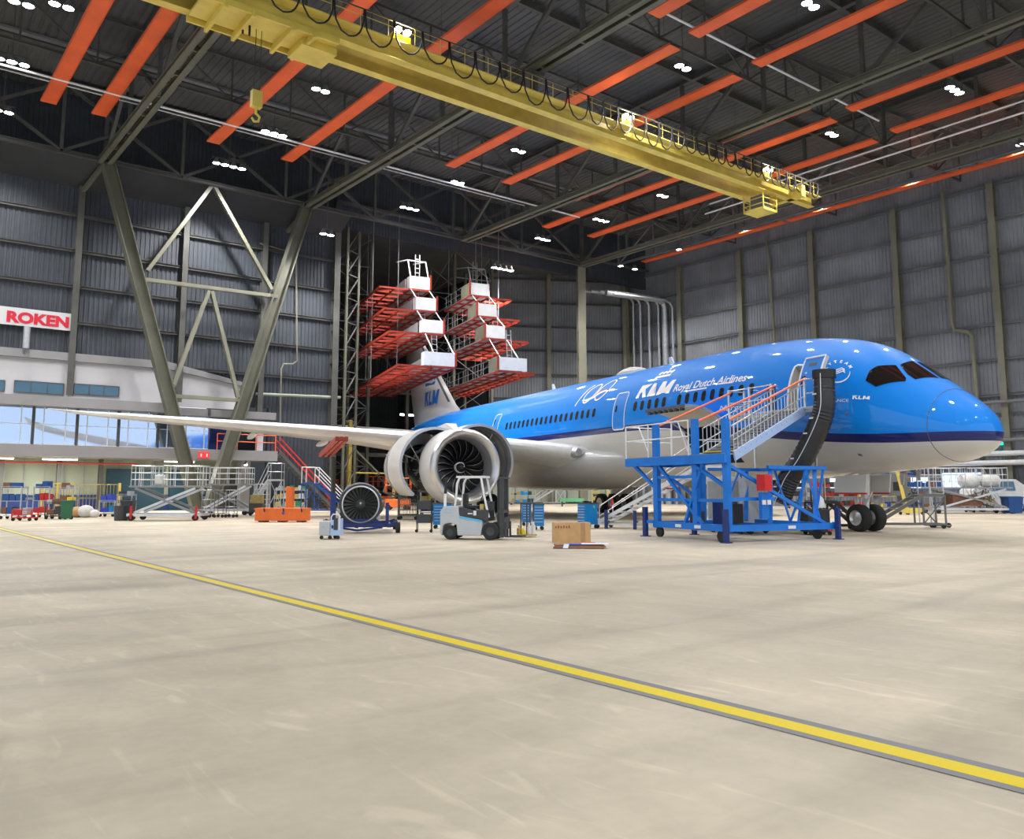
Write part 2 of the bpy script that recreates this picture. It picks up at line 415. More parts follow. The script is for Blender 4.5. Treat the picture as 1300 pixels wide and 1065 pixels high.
# pipes and cable trays under the roof
def pipe(name,label,pts,r,mt,cat='pipe',n=8):
    return tag(MB().path(pts,r,n).build(name,M[mt],smooth=True),label,cat)
pipe('ceiling_pipe','thin bright white pipe running under the roof along the left wall',[(-10,53.8,25.5),(49.6,53.8,25.5)],.07,'white_paint')
pipe('ceiling_pipe','second thinner pipe beside the bright white roof pipe by the left wall',[(-10,54.6,25.6),(44,54.6,25.6)],.05,'galv')
pipe('ceiling_pipe','thin white pipe under the roof crossing the gaps between orange panels',[(30,27.3,25.7),(52,27.3,25.7)],.06,'white_paint')
tag(MB().box(-10,48,53.0,53.4,27.4,27.55).build('cable_tray',M['grey_steel']),'flat grey cable tray under the roof parallel to the left wall','cable tray')
pipe('ceiling_pipe','upper of two white pipes beside the right hand orange panels',[(56.6,45,25.8),(56.6,12,25.8)],.06,'white_paint')
pipe('ceiling_pipe','lower of two white pipes beside the right hand orange panels',[(57.2,46,25.3),(57.2,12,25.3)],.07,'white_paint')
# panels hung from the roof
def panel(x,y0,y1,z,w,label):
    t=thing('radiant_panel',label,'heating panel',(x,y0,z),0,None)
    b=MB();b.box(x-w/2,x+w/2,y0,y1,z,z+.03)
    for s in (-1,1): b.box(x+s*w/2-.02,x+s*w/2+.02,y0,y1,z,z+.12)
    b.build('panel_face',M['orange_panel'],t)
    y=y0+.8
    while y<y1:
        MB().tube((x-w*.4,y,z+.3),(x-w*.4,y,z+.02),.015,4).tube((x+w*.4,y,z+.02),(x+w*.4,y,z+.3),.015,4).bar((x-w*.42,y,z+.3),(x+w*.42,y,z+.3),.03).tube((x,y,z+.3),(x,y,29.6),.015,4).build('hanger',M['dark_steel'],t)
        y+=7
P_=[(8.3,36,57.6,'leftmost long orange panel under the roof'),(11.2,36,57.6,'second long orange panel from the left under the roof'),
(18.5,30,57.5,'long orange panel above the crane hook'),(23.85,29,57.4,'long orange panel right of the crane hook, passing over the crane'),
(33.95,29.,51.,'orange panel crossing above the middle of the crane, left of a pair'),(39.4,29.,51.2,'orange panel crossing above the middle of the crane, right of a pair'),
(46.1,28.8,50.9,'orange panel ending just left of the right roof lamps, short far end'),(49.2,28.8,58,'orange panel third from the right above the aircraft fuselage'),(54.5,28.9,57.6,'orange panel second from the right wall, above the aircraft'),
(30.7,12,27.6,'short orange panel stub at the top centre left of the pipe'),(33.8,12,27.6,'orange panel at the top edge right of centre'),(39.1,10,27.5,'orange panel at the top edge between the two upper right lamps'),
(45.8,8,27.5,'upper of two long orange panels at the top right'),(48.6,8,27.4,'lower of two long orange panels at the top right'),(54.0,8,27.4,'long orange panel above the right wall pipes at the right edge'),
(3.,30,57.6,'orange panel beyond the left edge under the roof')]
for x,y0,y1,l in P_[:-1]: panel(x,y0,y1,25.5,.86,l)
panel(65.2,12,43.1,25.5,.7,'thin orange panel along the top of the right wall, near half')
panel(65.2,43.5,60.8,25.5,.7,'thin orange panel along the top of the right wall, far half by the back corner')

# ---------------------------------------------------------------- lamps
LAMPS=[((15,77),3,'row of floodlights at the left edge below the first orange panel'),((4,140),2,'floodlights at the left edge above the left wall'),((27,3),2,'floodlight pair in the top left corner'),((78,6),2,'floodlight pair at the top edge right of the corner pair'),
((407,113),2,'floodlight pair between the two orange panels left of the crane'),((348,168),3,'row of three floodlights beside the crane hook'),((291,209),4,'row of four floodlights above the V frame'),((415,296),2,'floodlight pair right of the V frame top'),
((658,190),2,'floodlight pair below the middle of the crane'),((581,230),2,'floodlight pair left of the orange panel pair'),((520,263),3,'row of three floodlights above the left dock tower'),((689,302),3,'row of three floodlights above and right of the right dock tower'),
((763,278),3,'row of three floodlights by the end of the right orange panels'),((841,247),2,'floodlight pair between two right orange panels below the crane'),((867,84),2,'floodlight pair above the crane right of the long orange panel'),((1029,5),2,'floodlight pair at the top edge right of centre'),
((1056,169),2,'floodlight pair above the right end of the crane'),((1212,113),3,'bright floodlight cluster at the upper right between pipes'),((638,340),4,'row of four floodlights above the right dock tower'),
((1295,184),1,'floodlight above the wall panel at the right edge'),((1157,228),1,'single floodlight above the wall panel over the cockpit'),((1042,262),1,'single floodlight just right of the crane end'),((945,290),1,'single floodlight above the wall panel below the crane end'),
((862,315),1,'single floodlight above the far end of the wall panel'),((788,336),1,'left of two single floodlights in the back corner'),((806,340),1,'right of two single floodlights in the back corner')]
def lamp_spot(loc,power,cone=128,size=.35,rot=(0,0,0),col=(1,.985,.97),name='floodlight_beam',parent=None):
    l=bpy.data.lights.new(name,'SPOT');l.energy=power;l.spot_size=radians(cone);l.spot_blend=.5;l.shadow_soft_size=size;l.color=col
    o=bpy.data.objects.new(name,l);COL.objects.link(o);o.location=loc;o.rotation_euler=rot
    if parent:
        o.parent=parent;o.location=Vector(loc)-parent.location
    return o
def fixture(p,n,label,along='x',power=2100,z=None):
    t=thing('floodlight',label,'ceiling light',p,0,'roof floodlights')
    dx=(.62,0) if along=='x' else (0,.62)
    for i in range(n):
        o=(i-(n-1)/2);x=p[0]+dx[0]*o;y=p[1]+dx[1]*o
        MB().lathe([(0,.27),(.04,.28),(.28,.16),(.42,.09),(.42,0.001)],(x,y,p[2]),(0,0,1),14).build('lamp_housing',M['grey_steel'],t,smooth=True)
        MB().disc((x,y,p[2]+.02),(0,0,-1),.26,16).build('lamp_lens',M['lamp_glow'],t,fix=False)
    MB().bar((p[0]-dx[0]*n/2,p[1]-dx[1]*n/2,p[2]+.45),(p[0]+dx[0]*n/2,p[1]+dx[1]*n/2,p[2]+.45),.08).tube((p[0],p[1],p[2]+.45),(p[0],p[1],29.57),.03,6).build('bracket',M['dark_steel'],t)
    lamp_spot((p[0],p[1],p[2]-.02),power*n,parent=t)
for (px,py),n,l in LAMPS:
    if px>=930 and n==1: p=onX(px,py,64.9);fixture(p,n,l,'x',3000)
    else:
        z=25.6 if not (900>px>780 and n==1) else 25.0
        p=onz(px,py+2,z); 
        if p[1]>60: p=onY(px,py+2,59.8)
        fixture(p,n,l,'x')
# the rest of the hall's lamps, over and behind the standing point
for x in (4,17,33,50):
    for y in (8,-8): 
        fixture((x,y,25.6),2,'roof floodlight pair above the near part of the hall floor','x')
# ---------------------------------------------------------------- the airliner (local frame: x aft, y starboard, z up)
def pchip(xs,ys):
    n=len(xs);h=[xs[i+1]-xs[i] for i in range(n-1)];dl=[(ys[i+1]-ys[i])/h[i] for i in range(n-1)]
    m=[0]*n;m[0]=dl[0];m[-1]=dl[-1]
    for i in range(1,n-1):
        if dl[i-1]*dl[i]<=0: m[i]=0
        else:
            a=2*h[i]+h[i-1];b=h[i]+2*h[i-1];m[i]=(a+b)/(a/dl[i-1]+b/dl[i])
    def f(x):
        if x<=xs[0]: return ys[0]
        if x>=xs[-1]: return ys[-1]
        i=0
        while x>xs[i+1]: i+=1
        t=(x-xs[i])/h[i]
        return ((1+2*t)*(1-t)**2*ys[i]+t*(1-t)**2*h[i]*m[i]+t*t*(3-2*t)*ys[i+1]+t*t*(t-1)*h[i]*m[i+1])
    return f
# nose part is defined over sqrt(x) to round the tip
def nose(f_,g): 
    return lambda x: g(sqrt(max(x,0)))
_s=[0,.2,.4,.6,.85,1.15,1.4,1.75,2.0,2.25,2.5,2.85,3.3,6.2]
_top=[3.45,3.73,4.0,4.28,4.6,5.05,5.5,6.3,6.88,7.30,7.58,7.83,7.97,8.02]
_bot=[3.45,3.2,3.0,2.84,2.68,2.52,2.42,2.31,2.24,2.17,2.11,2.04,1.99,1.98]
_wid=[0.0,.34,.65,.94,1.26,1.64,1.91,2.23,2.43,2.58,2.69,2.80,2.86,2.88]
_zc=[3.45,3.45,3.46,3.48,3.52,3.62,3.75,4.0,4.25,4.5,4.7,4.87,4.94,4.95]
ft,fb,fw_,fc=[pchip(_s,a) for a in (_top,_bot,_wid,_zc)]
_x=[38.4,42,46,50,54,58,60.5,61.7]
tt=pchip(_x,[8.02,8.02,8.0,7.88,7.6,7.22,6.95,6.75]);tb=pchip(_x,[1.98,2.3,3.0,3.85,4.75,5.65,6.15,6.4]);tw=pchip(_x,[2.88,2.75,2.5,2.1,1.55,.9,.45,.12]);tc=pchip(_x,[4.95,5.1,5.45,5.85,6.2,6.45,6.55,6.58])
def prof(x):
    if x<38.4:
        s=sqrt(max(x,0)); return ft(s),fb(s),fw_(s),fc(s)
    return tt(x),tb(x),tw(x),tc(x)
def surf(x,ph,o=0.):
    t,b,w,c=prof(x); h=(t-c) if sin(ph)>=0 else (c-b)
    ny,nz=cos(ph)*h,sin(ph)*w; l=hypot(ny,nz) or 1
    return (x, w*cos(ph)+o*ny/l, c+h*sin(ph)+o*nz/l)
def phz(x,z):
    t,b,w,c=prof(x); h=(t-c) if z>=c else (c-b)
    return asin(max(-1,min(1,(z-c)/max(h,1e-6))))
TH=radians(12.3)
NOSE=(29.68,12.22)
ship=thing('airliner','blue and white twin engine jet airliner parked in the hangar with open engine cowls','airliner',(NOSE[0],NOSE[1],0),pi/2-TH)
AD=(sin(TH),cos(TH));AS=(-cos(TH),sin(TH))
def ac(x,y,z): return (NOSE[0]+AD[0]*x+AS[0]*y,NOSE[1]+AD[1]*x+AS[1]*y,z)
def fuselage_mat():
    m=bpy.data.materials.new('fuselage_paint');m.use_nodes=True;nt=m.node_tree;L=nt.links;b=nt.nodes['Principled BSDF']
    tc=N_(nt,'ShaderNodeTexCoord');sp=N_(nt,'ShaderNodeSeparateXYZ');L.new(tc.outputs['Object'],sp.inputs[0])
    mr=N_(nt,'ShaderNodeMapRange',interpolation_type='SMOOTHSTEP');mr.inputs[1].default_value=1.5;mr.inputs[2].default_value=17.5;mr.inputs[3].default_value=3.18;mr.inputs[4].default_value=4.47
    L.new(sp.outputs[0],mr.inputs[0])
    df=N_(nt,'ShaderNodeMath',operation='SUBTRACT');L.new(sp.outputs[2],df.inputs[0]);L.new(mr.outputs[0],df.inputs[1])
    # tail: the blue sweeps down behind the wing
    cr=N_(nt,'ShaderNodeValToRGB');e=cr.color_ramp;e.interpolation='CONSTANT'
    e.elements[0].position=0;e.elements[0].color=(.60,.595,.585,1);e.elements[1].position=.5;e.elements[1].color=(.006,.012,.13,1)
    n=e.elements.new(.5+.27/20);n.color=(.0,.235,.82,1)
    mm=N_(nt,'ShaderNodeMapRange');mm.inputs[1].default_value=-10;mm.inputs[2].default_value=10;L.new(df.outputs[0],mm.inputs[0])
    L.new(mm.outputs[0],cr.inputs[0]);L.new(cr.outputs[0],b.inputs['Base Color'])
    b.inputs['Roughness'].default_value=.5;b.inputs['Specular IOR Level'].default_value=.2;b.inputs['Coat Weight'].default_value=.7;b.inputs['Coat Roughness'].default_value=.03;return m
M['fuselage_paint']=fuselage_mat()
# stations of the body skin, with the door and hold openings on grid lines
xs=[0,.01,.04,.09,.16,.25,.36,.5,.66,.84,1.04,1.26,1.5,1.75,2.,2.3,2.6,2.9,3.2,3.5,3.9,4.3,4.7,5.1,5.45,5.9,6.5,7.2,8.,9.,10.,10.7,11.4,12.1,12.9,14,15.5,17,19,21,23.5,26,29,32,35,38.4,40,42,44,46,48,50,52,54,56,58,59.5,60.5,61.2,61.7]
NPH=96
def in_hole(i,j):
    x0=xs[i];a=(j+.5)*360/NPH;a=a-360 if a>180 else a
    if 5.44<x0+.01<6.5 and x0>=5.45-1e-6 and -3.8<a<33.8: return True
    if 10.-1e-6<=x0<12.9-1e-6 and -48.8<a<-11.2: return True
    return False
body=MB().grid(lambda i,j:surf(xs[i],2*pi*j/NPH),len(xs)-1,NPH,in_hole).build('fuselage',M['fuselage_paint'],ship,local=True,smooth=80,fix=True)
# linings of the two openings
def lining(x0,x1,a0,a1,depth,mt,name):
    mb=MB();n=8
    ang=[radians(a0+(a1-a0)*k/n) for k in range(n+1)]
    out=[surf(x0,a) for a in ang];out2=[surf(x1,a) for a in ang]
    inn=[surf(x0,a,-depth) for a in ang];inn2=[surf(x1,a,-depth) for a in ang]
    for A,Bq in ((out,inn),(out2,inn2)): mb.grid(lambda i,j:(A,Bq)[j][i],n,1)
    for k in (0,n): mb.add([out[k],out2[k],inn2[k],inn[k]],[(0,1,2,3)])
    mb.grid(lambda i,j:(inn,inn2)[j][i],n,1)
    return mb.build(name,M[mt],ship,local=True,fix=False)
lining(5.45,6.5,-3.75,33.75,.55,'interior','door_frame')
lining(10.,12.9,-48.75,-11.25,1.6,'dark_plastic','cargo_hold')
def decal(name,loops,mt,off=.012,parent=None,strips=None,cx=.3,cp=4.):
    """outline(s) in (station, angle in degrees) laid on the skin"""
    bm=bmesh.new()
    for lp in loops:
        bm.faces.new([bm.verts.new((x,p,0)) for x,p in lp])
    _cut(bm,cx,cp)
    return _wrap(name,bm,lambda x,p:surf(x,radians(p),off),mt,parent)
def _cut(bm,cx,cp):
    for ax,st in ((0,cx),(1,cp)):
        lo=min(v.co[ax] for v in bm.verts);hi=max(v.co[ax] for v in bm.verts);k=ceil(lo/st)
        while k*st<hi:
            co=[0,0,0];co[ax]=k*st;no=[0,0,0];no[ax]=1
            bmesh.ops.bisect_plane(bm,geom=bm.verts[:]+bm.edges[:]+bm.faces[:],plane_co=co,plane_no=no);k+=1
    bmesh.ops.triangulate(bm,faces=bm.faces[:])
def _wrap(name,bm,fn,mt,parent=None):
    for v in bm.verts: v.co=fn(v.co.x,v.co.y)
    me=bpy.data.meshes.new(name);bm.to_mesh(me);bm.free();me.materials.append(M[mt])
    for p in me.polygons:p.use_smooth=True
    o=bpy.data.objects.new(name,me);COL.objects.link(o);o.parent=parent or ship;MW[o.name]=MW[ship.name].copy();return o
RR=2.93
GLYPH={'K':(.98,[(0,0),(.26,0),(.26,.34),(.36,.45),(.62,0),(.94,0),(.54,.63),(.9,1),(.57,1),(.26,.66),(.26,1),(0,1)]),'L':(.76,[(0,0),(.70,0),(.70,.22),(.26,.22),(.26,1),(0,1)]),
'M':(1.2,[(0,0),(.24,0),(.24,.64),(.47,.08),(.63,.08),(.86,.64),(.86,0),(1.1,0),(1.1,1),(.77,1),(.55,.42),(.33,1),(0,1)])}
def text_bm(body,size,shear=0.,bold=0.,track=1.,width=1.):
    if body=='KLM':
        bm=bmesh.new();u=0
        for ch in body:
            w,pl_=GLYPH[ch];bm.faces.new([bm.verts.new(((u+x+shear*y)*size*.72,y*size*.72,0)) for x,y in pl_]);u+=w+.04
        bmesh.ops.triangulate(bm,faces=bm.faces[:]);return bm
    cu=bpy.data.curves.new('t','FONT');cu.body=body;cu.size=size;cu.shear=shear;cu.offset=bold;cu.space_character=track;cu.resolution_u=4
    o=bpy.data.objects.new('t',cu);COL.objects.link(o);dg=bpy.context.evaluated_depsgraph_get()
    me=bpy.data.meshes.new_from_object(o.evaluated_get(dg));bm=bmesh.new();bm.from_mesh(me)
    bpy.data.objects.remove(o);bpy.data.curves.remove(cu);bpy.data.meshes.remove(me)
    for v in bm.verts: v.co.x*=width
    return bm
def text_width(bm): xs_=[v.co.x for v in bm.verts];return min(xs_),max(xs_)
def skin_text(name,body,x0,x1,ph0,size,mt='logo_white',shear=.35,bold=0.,track=1.,drop=0.,off=.015):
    """text running forward from station x0 to x1, baseline angle ph0 (deg)"""
    bm=text_bm(body,size,shear,bold,track);a,b=text_width(bm);k=(x0-x1)/(b-a)
    for v in bm.verts: v.co.x=(v.co.x-a)*k
    _cut(bm,.35,.14)
    return _wrap(name,bm,lambda u,v:surf(x0-u,radians(ph0+drop*u)+v/RR,off),mt)
def ribbon(pts,w,closed=False):
    """flat 2D stroke -> bmesh faces in plane"""
    bm=bmesh.new();n=len(pts);L=[];R=[]
    for i,(x,y) in enumerate(pts):
        a=pts[(i-1)%n] if closed or i>0 else pts[i];b=pts[(i+1)%n] if closed or i<n-1 else pts[i]
        dx,dy=b[0]-a[0],b[1]-a[1];l=hypot(dx,dy) or 1;ww=w if not isinstance(w,(list,tuple)) else w[i]
        L.append(bm.verts.new((x-dy/l*ww/2,y+dx/l*ww/2,0)));R.append(bm.verts.new((x+dy/l*ww/2,y-dx/l*ww/2,0)))
    for i in range(n if closed else n-1):
        j=(i+1)%n
        try: bm.faces.new((L[i],L[j],R[j],R[i]))
        except Exception: pass
    return bm
def dense(pts,closed=False,st=.12):
    P_=list(pts)+([pts[0]] if closed else []);o=[]
    for a,b in zip(P_,P_[1:]):
        n=max(1,int(hypot(b[0]-a[0],b[1]-a[1])/st))
        for k in range(n): o.append((a[0]+(b[0]-a[0])*k/n,a[1]+(b[1]-a[1])*k/n))
    if not closed:o.append(P_[-1])
    return o
def skin_stroke(name,pts,w,mt,x0,ph0,closed=False,off=.015):
    if not isinstance(w,list): pts=dense(pts,closed)
    bm=ribbon(pts,w,closed);bmesh.ops.triangulate(bm,faces=bm.faces[:])
    return _wrap(name,bm,lambda u,v:surf(x0-u,radians(ph0)+v/RR,off),mt)
def rrect(cx,cy,w,h,r,n=4):
    o=[]
    for qx,qy,a in ((1,1,0),(-1,1,90),(-1,-1,180),(1,-1,270)):
        for k in range(n+1):
            t=radians(a+90*k/n);o.append((cx+qx*(w/2-r)+r*cos(t),cy+qy*(h/2-r)+r*sin(t)))
    return o
# windows, one by one
wx=[16.78,16.18,15.58,14.98,14.4,13.22,12.64,12.05,11.47,10.88,10.29,9.69,9.1,8.5]+[20.7+.605*k for k in range(19)]+[35.6+.62*k for k in range(12)]
def window(x,side=1):
    w,h=.28,.47
    lp=[(a,degrees(b/RR)) for a,b in rrect(0,0,w,h,.12)]
    p0=degrees(phz(x,5.66));lp=[(x+a,(p0+b) if side>0 else 180-(p0+b)) for a,b in lp]
    o=decal('cabin_window',[lp],'cabin_glass',.012,cx=1.,cp=5.);return o
for x in wx: window(x)
# cockpit panes
decal('cockpit_window',[[(3.42,33.5),(3.46,44),(3.36,52),(2.93,64.5),(2.36,55.5),(2.3,51),(3.02,31.5)]],'cockpit_glass',.02)
decal('cockpit_window',[[(2.86,68),(2.9,87.5),(1.9,87.5),(2.13,60.5),(2.42,61.5)]],'cockpit_glass',.02)
decal('cockpit_window',[[(2.86,112),(2.9,92.5),(1.9,92.5),(2.13,119.5),(2.42,118.5)]],'cockpit_glass',.02)
decal('cockpit_window',[[(3.42,146.5),(3.46,136),(3.36,128),(2.93,115.5),(2.36,124.5),(2.3,129),(3.02,148.5)]],'cockpit_glass',.02)
# radome seam
sm=MB();sm.path([surf(1.28,2*pi*k/64,.004) for k in range(65)],.012,5,caps=False);sm.build('radome_seam',M['seam'],ship,local=True)
# passenger doors outlined in white
def door(x,zb,h=1.9,w=1.07,mt='logo_white',name='cabin_door'):
    p0=degrees(phz(x,zb));lp=[(x+a,p0+degrees((b+h/2)/RR)) for a,b in rrect(0,0,w,h,.16)]
    o=decal(name,[lp],'cabin_blue',.010)
    pts=[((a),(b)) for a,b in [(-u[0],u[1]+h/2) for u in rrect(0,0,w,h,.16)]]
    bm=ribbon(dense(pts,True),.06,True);bmesh.ops.triangulate(bm,faces=bm.faces[:])
    e=_wrap('door_outline',bm,lambda u,v:surf(x-u,radians(p0)+v/RR,.016),mt,o)
    lp=[(x+.28+a*.7,p0+degrees((b+1.05)/RR)) for a,b in rrect(0,0,.2,.36,.09)];g=decal('door_window',[lp],'cabin_glass',.02,parent=o)
    return o
door(18.2,4.6);door(33.4,5.0,1.6,.9);
# open forward door, swung out and forward
dm=MB();n=10;fr=[];DX0,DX1=4.55,5.62;OO=.42
angs=[radians(-2+36.*k/n) for k in range(n+1)]
def dpt(x,a,o): q=surf(6.0,a,o);return (x,q[1],q[2])
P=[[dpt(x,a,OO) for a in angs] for x in (DX0,DX1)];Q=[[dpt(x,a,OO-.12) for a in angs] for x in (DX0,DX1)]
dm.grid(lambda i,j:P[i][j],1,n);dm.mat(1);dm.grid(lambda i,j:Q[i][j],1,n)
for k in (0,1): dm.grid(lambda i,j:(P,Q)[i][k][j],1,n)
for k in (0,n): dm.add([P[0][k],P[1][k],Q[1][k],Q[0][k]],[(0,1,2,3)])
od=dm.build('cabin_door',[M['cabin_blue'],M['interior']],ship,local=True,fix=False)
e=MB()
ring=[dpt(DX0+.04,a,OO+.01) for a in angs]+[dpt(DX1-.04,a,OO+.01) for a in angs[::-1]];ring.append(ring[0])
e.path(ring,.035,5);e.build('door_outline',M['logo_white'],od,local=True)
e=MB();e.add([dpt(4.9,radians(27),OO+.012),dpt(5.3,radians(27),OO+.012),dpt(5.3,radians(29.5),OO+.012),dpt(4.9,radians(29.5),OO+.012)],[(0,1,2,3)]);e.build('door_handle',M['seam'],od,local=True,fix=False)
e=MB();e.add([dpt(5.3,radians(13),OO+.012),dpt(5.48,radians(13),OO+.012),dpt(5.48,radians(20),OO+.012),dpt(5.3,radians(20),OO+.012)],[(0,1,2,3)]);e.build('door_window',M['cabin_glass'],od,local=True,fix=False)
MB().bar((5.2,2.5,5.6),(5.6,2.95,5.6),.1).bar((5.5,2.4,5.9),(5.3,2.9,5.9),.06).build('hinge_arm',M['alu'],ship,local=True)
# white frame around the forward opening
pts=[(0,0),(0,1.93),(1.05,1.93),(1.05,0)];
skin_stroke('door_frame_outline',[(0.0,0),(0,1.9),(.12,2.0),(.93,2.0),(1.05,1.9),(1.05,0),(.0,0)],.09,'logo_white',6.5,-3.75)
# cargo door raised above the hold
cg=MB();ns=8
def cdp(t,x,o):
    y=2.8+2.12*t;z=4.38+.62*t+.22*sin(pi*t);return (x,y,z+o)
A=[[cdp(k/ns,x,.07) for k in range(ns+1)] for x in (10.0,12.85)];Bq=[[cdp(k/ns,x,-.07) for k in range(ns+1)] for x in (10.0,12.85)]
cg.grid(lambda i,j:A[i][j],1,ns);cg.mat(1);cg.grid(lambda i,j:Bq[i][j],1,ns);cg.mat(2)
for k in (0,1): cg.grid(lambda i,j:(A,Bq)[i][k][j],1,ns)
cg.mat(3);cg.add([A[0][ns],A[1][ns],Bq[1][ns],Bq[0][ns]],[(0,1,2,3)])
cdo=cg.build('cargo_door',[M['cabin_blue'],M['interior'],M['galv'],M['seam']],ship,local=True,fix=False)
cdo['label']='raised cargo door with beige inner lining'
for k in range(7):
    x=10.25+.38*k;MB().bar((x,4.80,4.90),(x,4.95,4.88),.16,.14).build('door_latch',M['dark_plastic'],cdo,local=True)
for x in (10.3,12.5): MB().bar((x,2.6,3.9),(x,4.0,4.62),.05).build('door_strut',M['galv'],cdo,local=True)

# ---- lettering
skin_text('airline_name','KLM',16.9,13.95,21.3,.98,shear=.2,bold=.008,drop=.0)
skin_text('airline_name','Royal Dutch Airlines',13.85,8.9,22.2,.50,shear=.2,bold=.010)
skin_stroke('underline',[(0,0),(1.35,.0)],.07,'logo_white',12.7,20.4);skin_stroke('underline',[(0,0),(.9,.0)],.07,'logo_white',10.6,22.2)
def crown(x0,ph0,s,fn=None,mt='logo_white'):
    def el(cx,cy,rx,ry):
        return [(cx+rx*cos(2*pi*k/14)+.35*ry*sin(2*pi*k/14),cy+ry*sin(2*pi*k/14)) for k in range(14)]
    L=[[(0,0),(1.3,0),(1.36,.16),(.06,.16)]]
    for k in range(4): L.append(el(.27+.33*k,.36,.14,.13))
    L.append([(.74,.55),(.84,.55),(.90,.85),(.80,.85)]);L.append([(.66,.66),(.98,.66),(1.0,.74),(.68,.74)])
    bm=bmesh.new()
    for lp in L: bm.faces.new([bm.verts.new((a*s,b*s,0)) for a,b in lp])
    bmesh.ops.triangulate(bm,faces=bm.faces[:])
    return _wrap('crown_emblem',bm,fn or (lambda u,v:surf(x0-u,radians(ph0)+v/RR,.015)),mt)
crown(16.0,41.5,.95)
skin_text('ship_name','Margriet',10.35,8.3,-1.2,.34,shear=.3)
# centenary numerals drawn as thin loops
def loop(cx,cy,rx,ry,sh,a0,a1,n=26): return [(cx+rx*cos(radians(a0+(a1-a0)*k/n))+sh*ry*sin(radians(a0+(a1-a0)*k/n)),cy+ry*sin(radians(a0+(a1-a0)*k/n))) for k in range(n+1)]
skin_stroke('centenary_numerals',[(0,-.1),(.55,1.05),(.85,1.3)],.09,'logo_white',23.0,26.5)
skin_stroke('centenary_numerals',loop(1.25,.62,.52,.62,.42,-35,345),.09,'logo_white',23.0,26.5)
skin_stroke('centenary_numerals',loop(2.5,.70,.55,.68,.42,-35,345),.09,'logo_white',23.0,27)
skin_stroke('ribbon_mark',[(.55,.22),(1.1,.18),(1.7,.3),(2.25,.55),(2.75,.62),(3.0,.5)],[.04,.16,.16,.14,.13,.05],'logo_white',23.0,26.0)
skin_stroke('ribbon_mark',[(1.6,.36),(2.2,.66),(2.75,.74),(2.98,.62)],[.03,.05,.06,.02],'red',23.0,26.0,off=.02)
# alliance emblem: ring, letters on an arc, three wavy bars
skin_stroke('alliance_emblem',loop(0,0,.47,.47,0,-140,22,20),[.015+.045*sin(pi*k/20) for k in range(21)],'logo_white',4.52,33.5)
for k in range(3):
    skin_stroke('alliance_emblem',[(-.24+.05*k,-.12-.07*k+.16),(-.08+.04*k,-.05-.07*k+.12),(.08+.05*k,.13-.07*k+.1),(.22+.03*k,.06-.07*k+.12)],.05,'logo_white',4.52,33.5)
for k,ch in enumerate('SKYTEAM'):
    a=radians(198-k*25);bm=text_bm(ch,.20,0,.006);lo,hi=text_width(bm);c=(lo+hi)/2;R_=.47
    for v in bm.verts:
        x,y=v.co.x-c,v.co.y;t=a-pi/2;v.co.x=R_*cos(a)+x*cos(t)-y*sin(t);v.co.y=R_*sin(a)+x*sin(t)+y*cos(t)
    bmesh.ops.triangulate(bm,faces=bm.faces[:])
    _wrap('alliance_letter',bm,lambda u,v:surf(4.52-u,radians(33.5)+v/RR,.015),'logo_white')
skin_text('group_name','AIRFRANCE',5.05,3.85,5.0,.17,shear=.0,drop=5.0)
skin_text('group_name','KLM',3.72,3.12,14.0,.22,shear=.0,bold=.008,drop=6.5)
skin_text('aft_lettering','KLM',39.5,37.5,16,.5)
for x,p in ((4.46,-1.7),(3.89,1.5)): decal('sensor_port',[[(x+.06*cos(k),p+1.2*sin(k)) for k in [2*pi*i/10 for i in range(10)]]],'wood',.02)
decal('sensor_port',[[(x_,p_) for x_,p_ in ((4.1,-43),(4.1,-46),(3.95,-46.5),(3.95,-43.5))]],'seam',.01)
for x,p in ((23.7,-40),(21.4,-40)): pass

# ---- belly fairing
def fair(i,j):
    s=18.2+21.5*i/40;u=sin(pi*min(1,max(0,(s-18.2)/21.5)))**.42
    W=2.2+1.18*u;zb=2.3-.78*u;zt=3.6+.75*u;zc=3.15;a=2*pi*j/64
    return (s,W*cos(a)*(abs(cos(a))**-.12 if abs(cos(a))>.02 else 1),zc+((zt-zc) if sin(a)>0 else (zc-zb))*sin(a))
MB().grid(fair,40,64).build('belly_fairing',M['aircraft_grey'],ship,local=True,smooth=60)
# ---- wings
def lin(x,xs_,ys_):
    if x<=xs_[0]:return ys_[0]
    for i in range(len(xs_)-1):
        if x<=xs_[i+1]: t=(x-xs_[i])/(xs_[i+1]-xs_[i]);return ys_[i]+t*(ys_[i+1]-ys_[i])
    return ys_[-1]
wle=pchip([1.5,2.9,12,20,26.5,28,29,29.6],[20.7,21.7,27.85,33.2,37.6,39.2,40.9,42.1])
wte=lambda v:lin(v,[1.5,9.5,27,29,29.6],[33.4,34.6,40.6,42.0,42.45])
wz=pchip([1.5,2.9,6,9.5,15.5,20,23.6,27.3,28.4,29.6],[3.3,3.55,4.02,4.4,5.02,5.45,5.78,6.15,6.35,6.62])
wt=lambda v:lin(v,[1.5,9.5,20,29.6],[.135,.11,.10,.09])
vs_=[1.5,2.9,4.5,6,8,9.5,11.5,13.5,15.5,17.5,19.5,21.5,23.5,25.5,26.5,27.3,28,28.5,29,29.6]
NA=14
prof_u=[(1-cos(pi*k/NA))/2 for k in range(NA+1)]
def af(t,up,c): 
    y=5*c*(.2969*sqrt(t)-.126*t-.3516*t*t+.2843*t**3-.1036*t**4);return y*(1.0 if up else -.85)
def wing_pt(v,k,sg):
    c0=wle(v);ch=wte(v)-c0
    if k<=NA: t=prof_u[NA-k];z=af(t,True,wt(v))
    else: t=prof_u[k-NA];z=af(t,False,wt(v))
    tw=-.10*t*lin(v,[2,12,29],[.9,.25,.0])
    return (c0+ch*t,sg*v,wz(v)+ch*(z+tw))
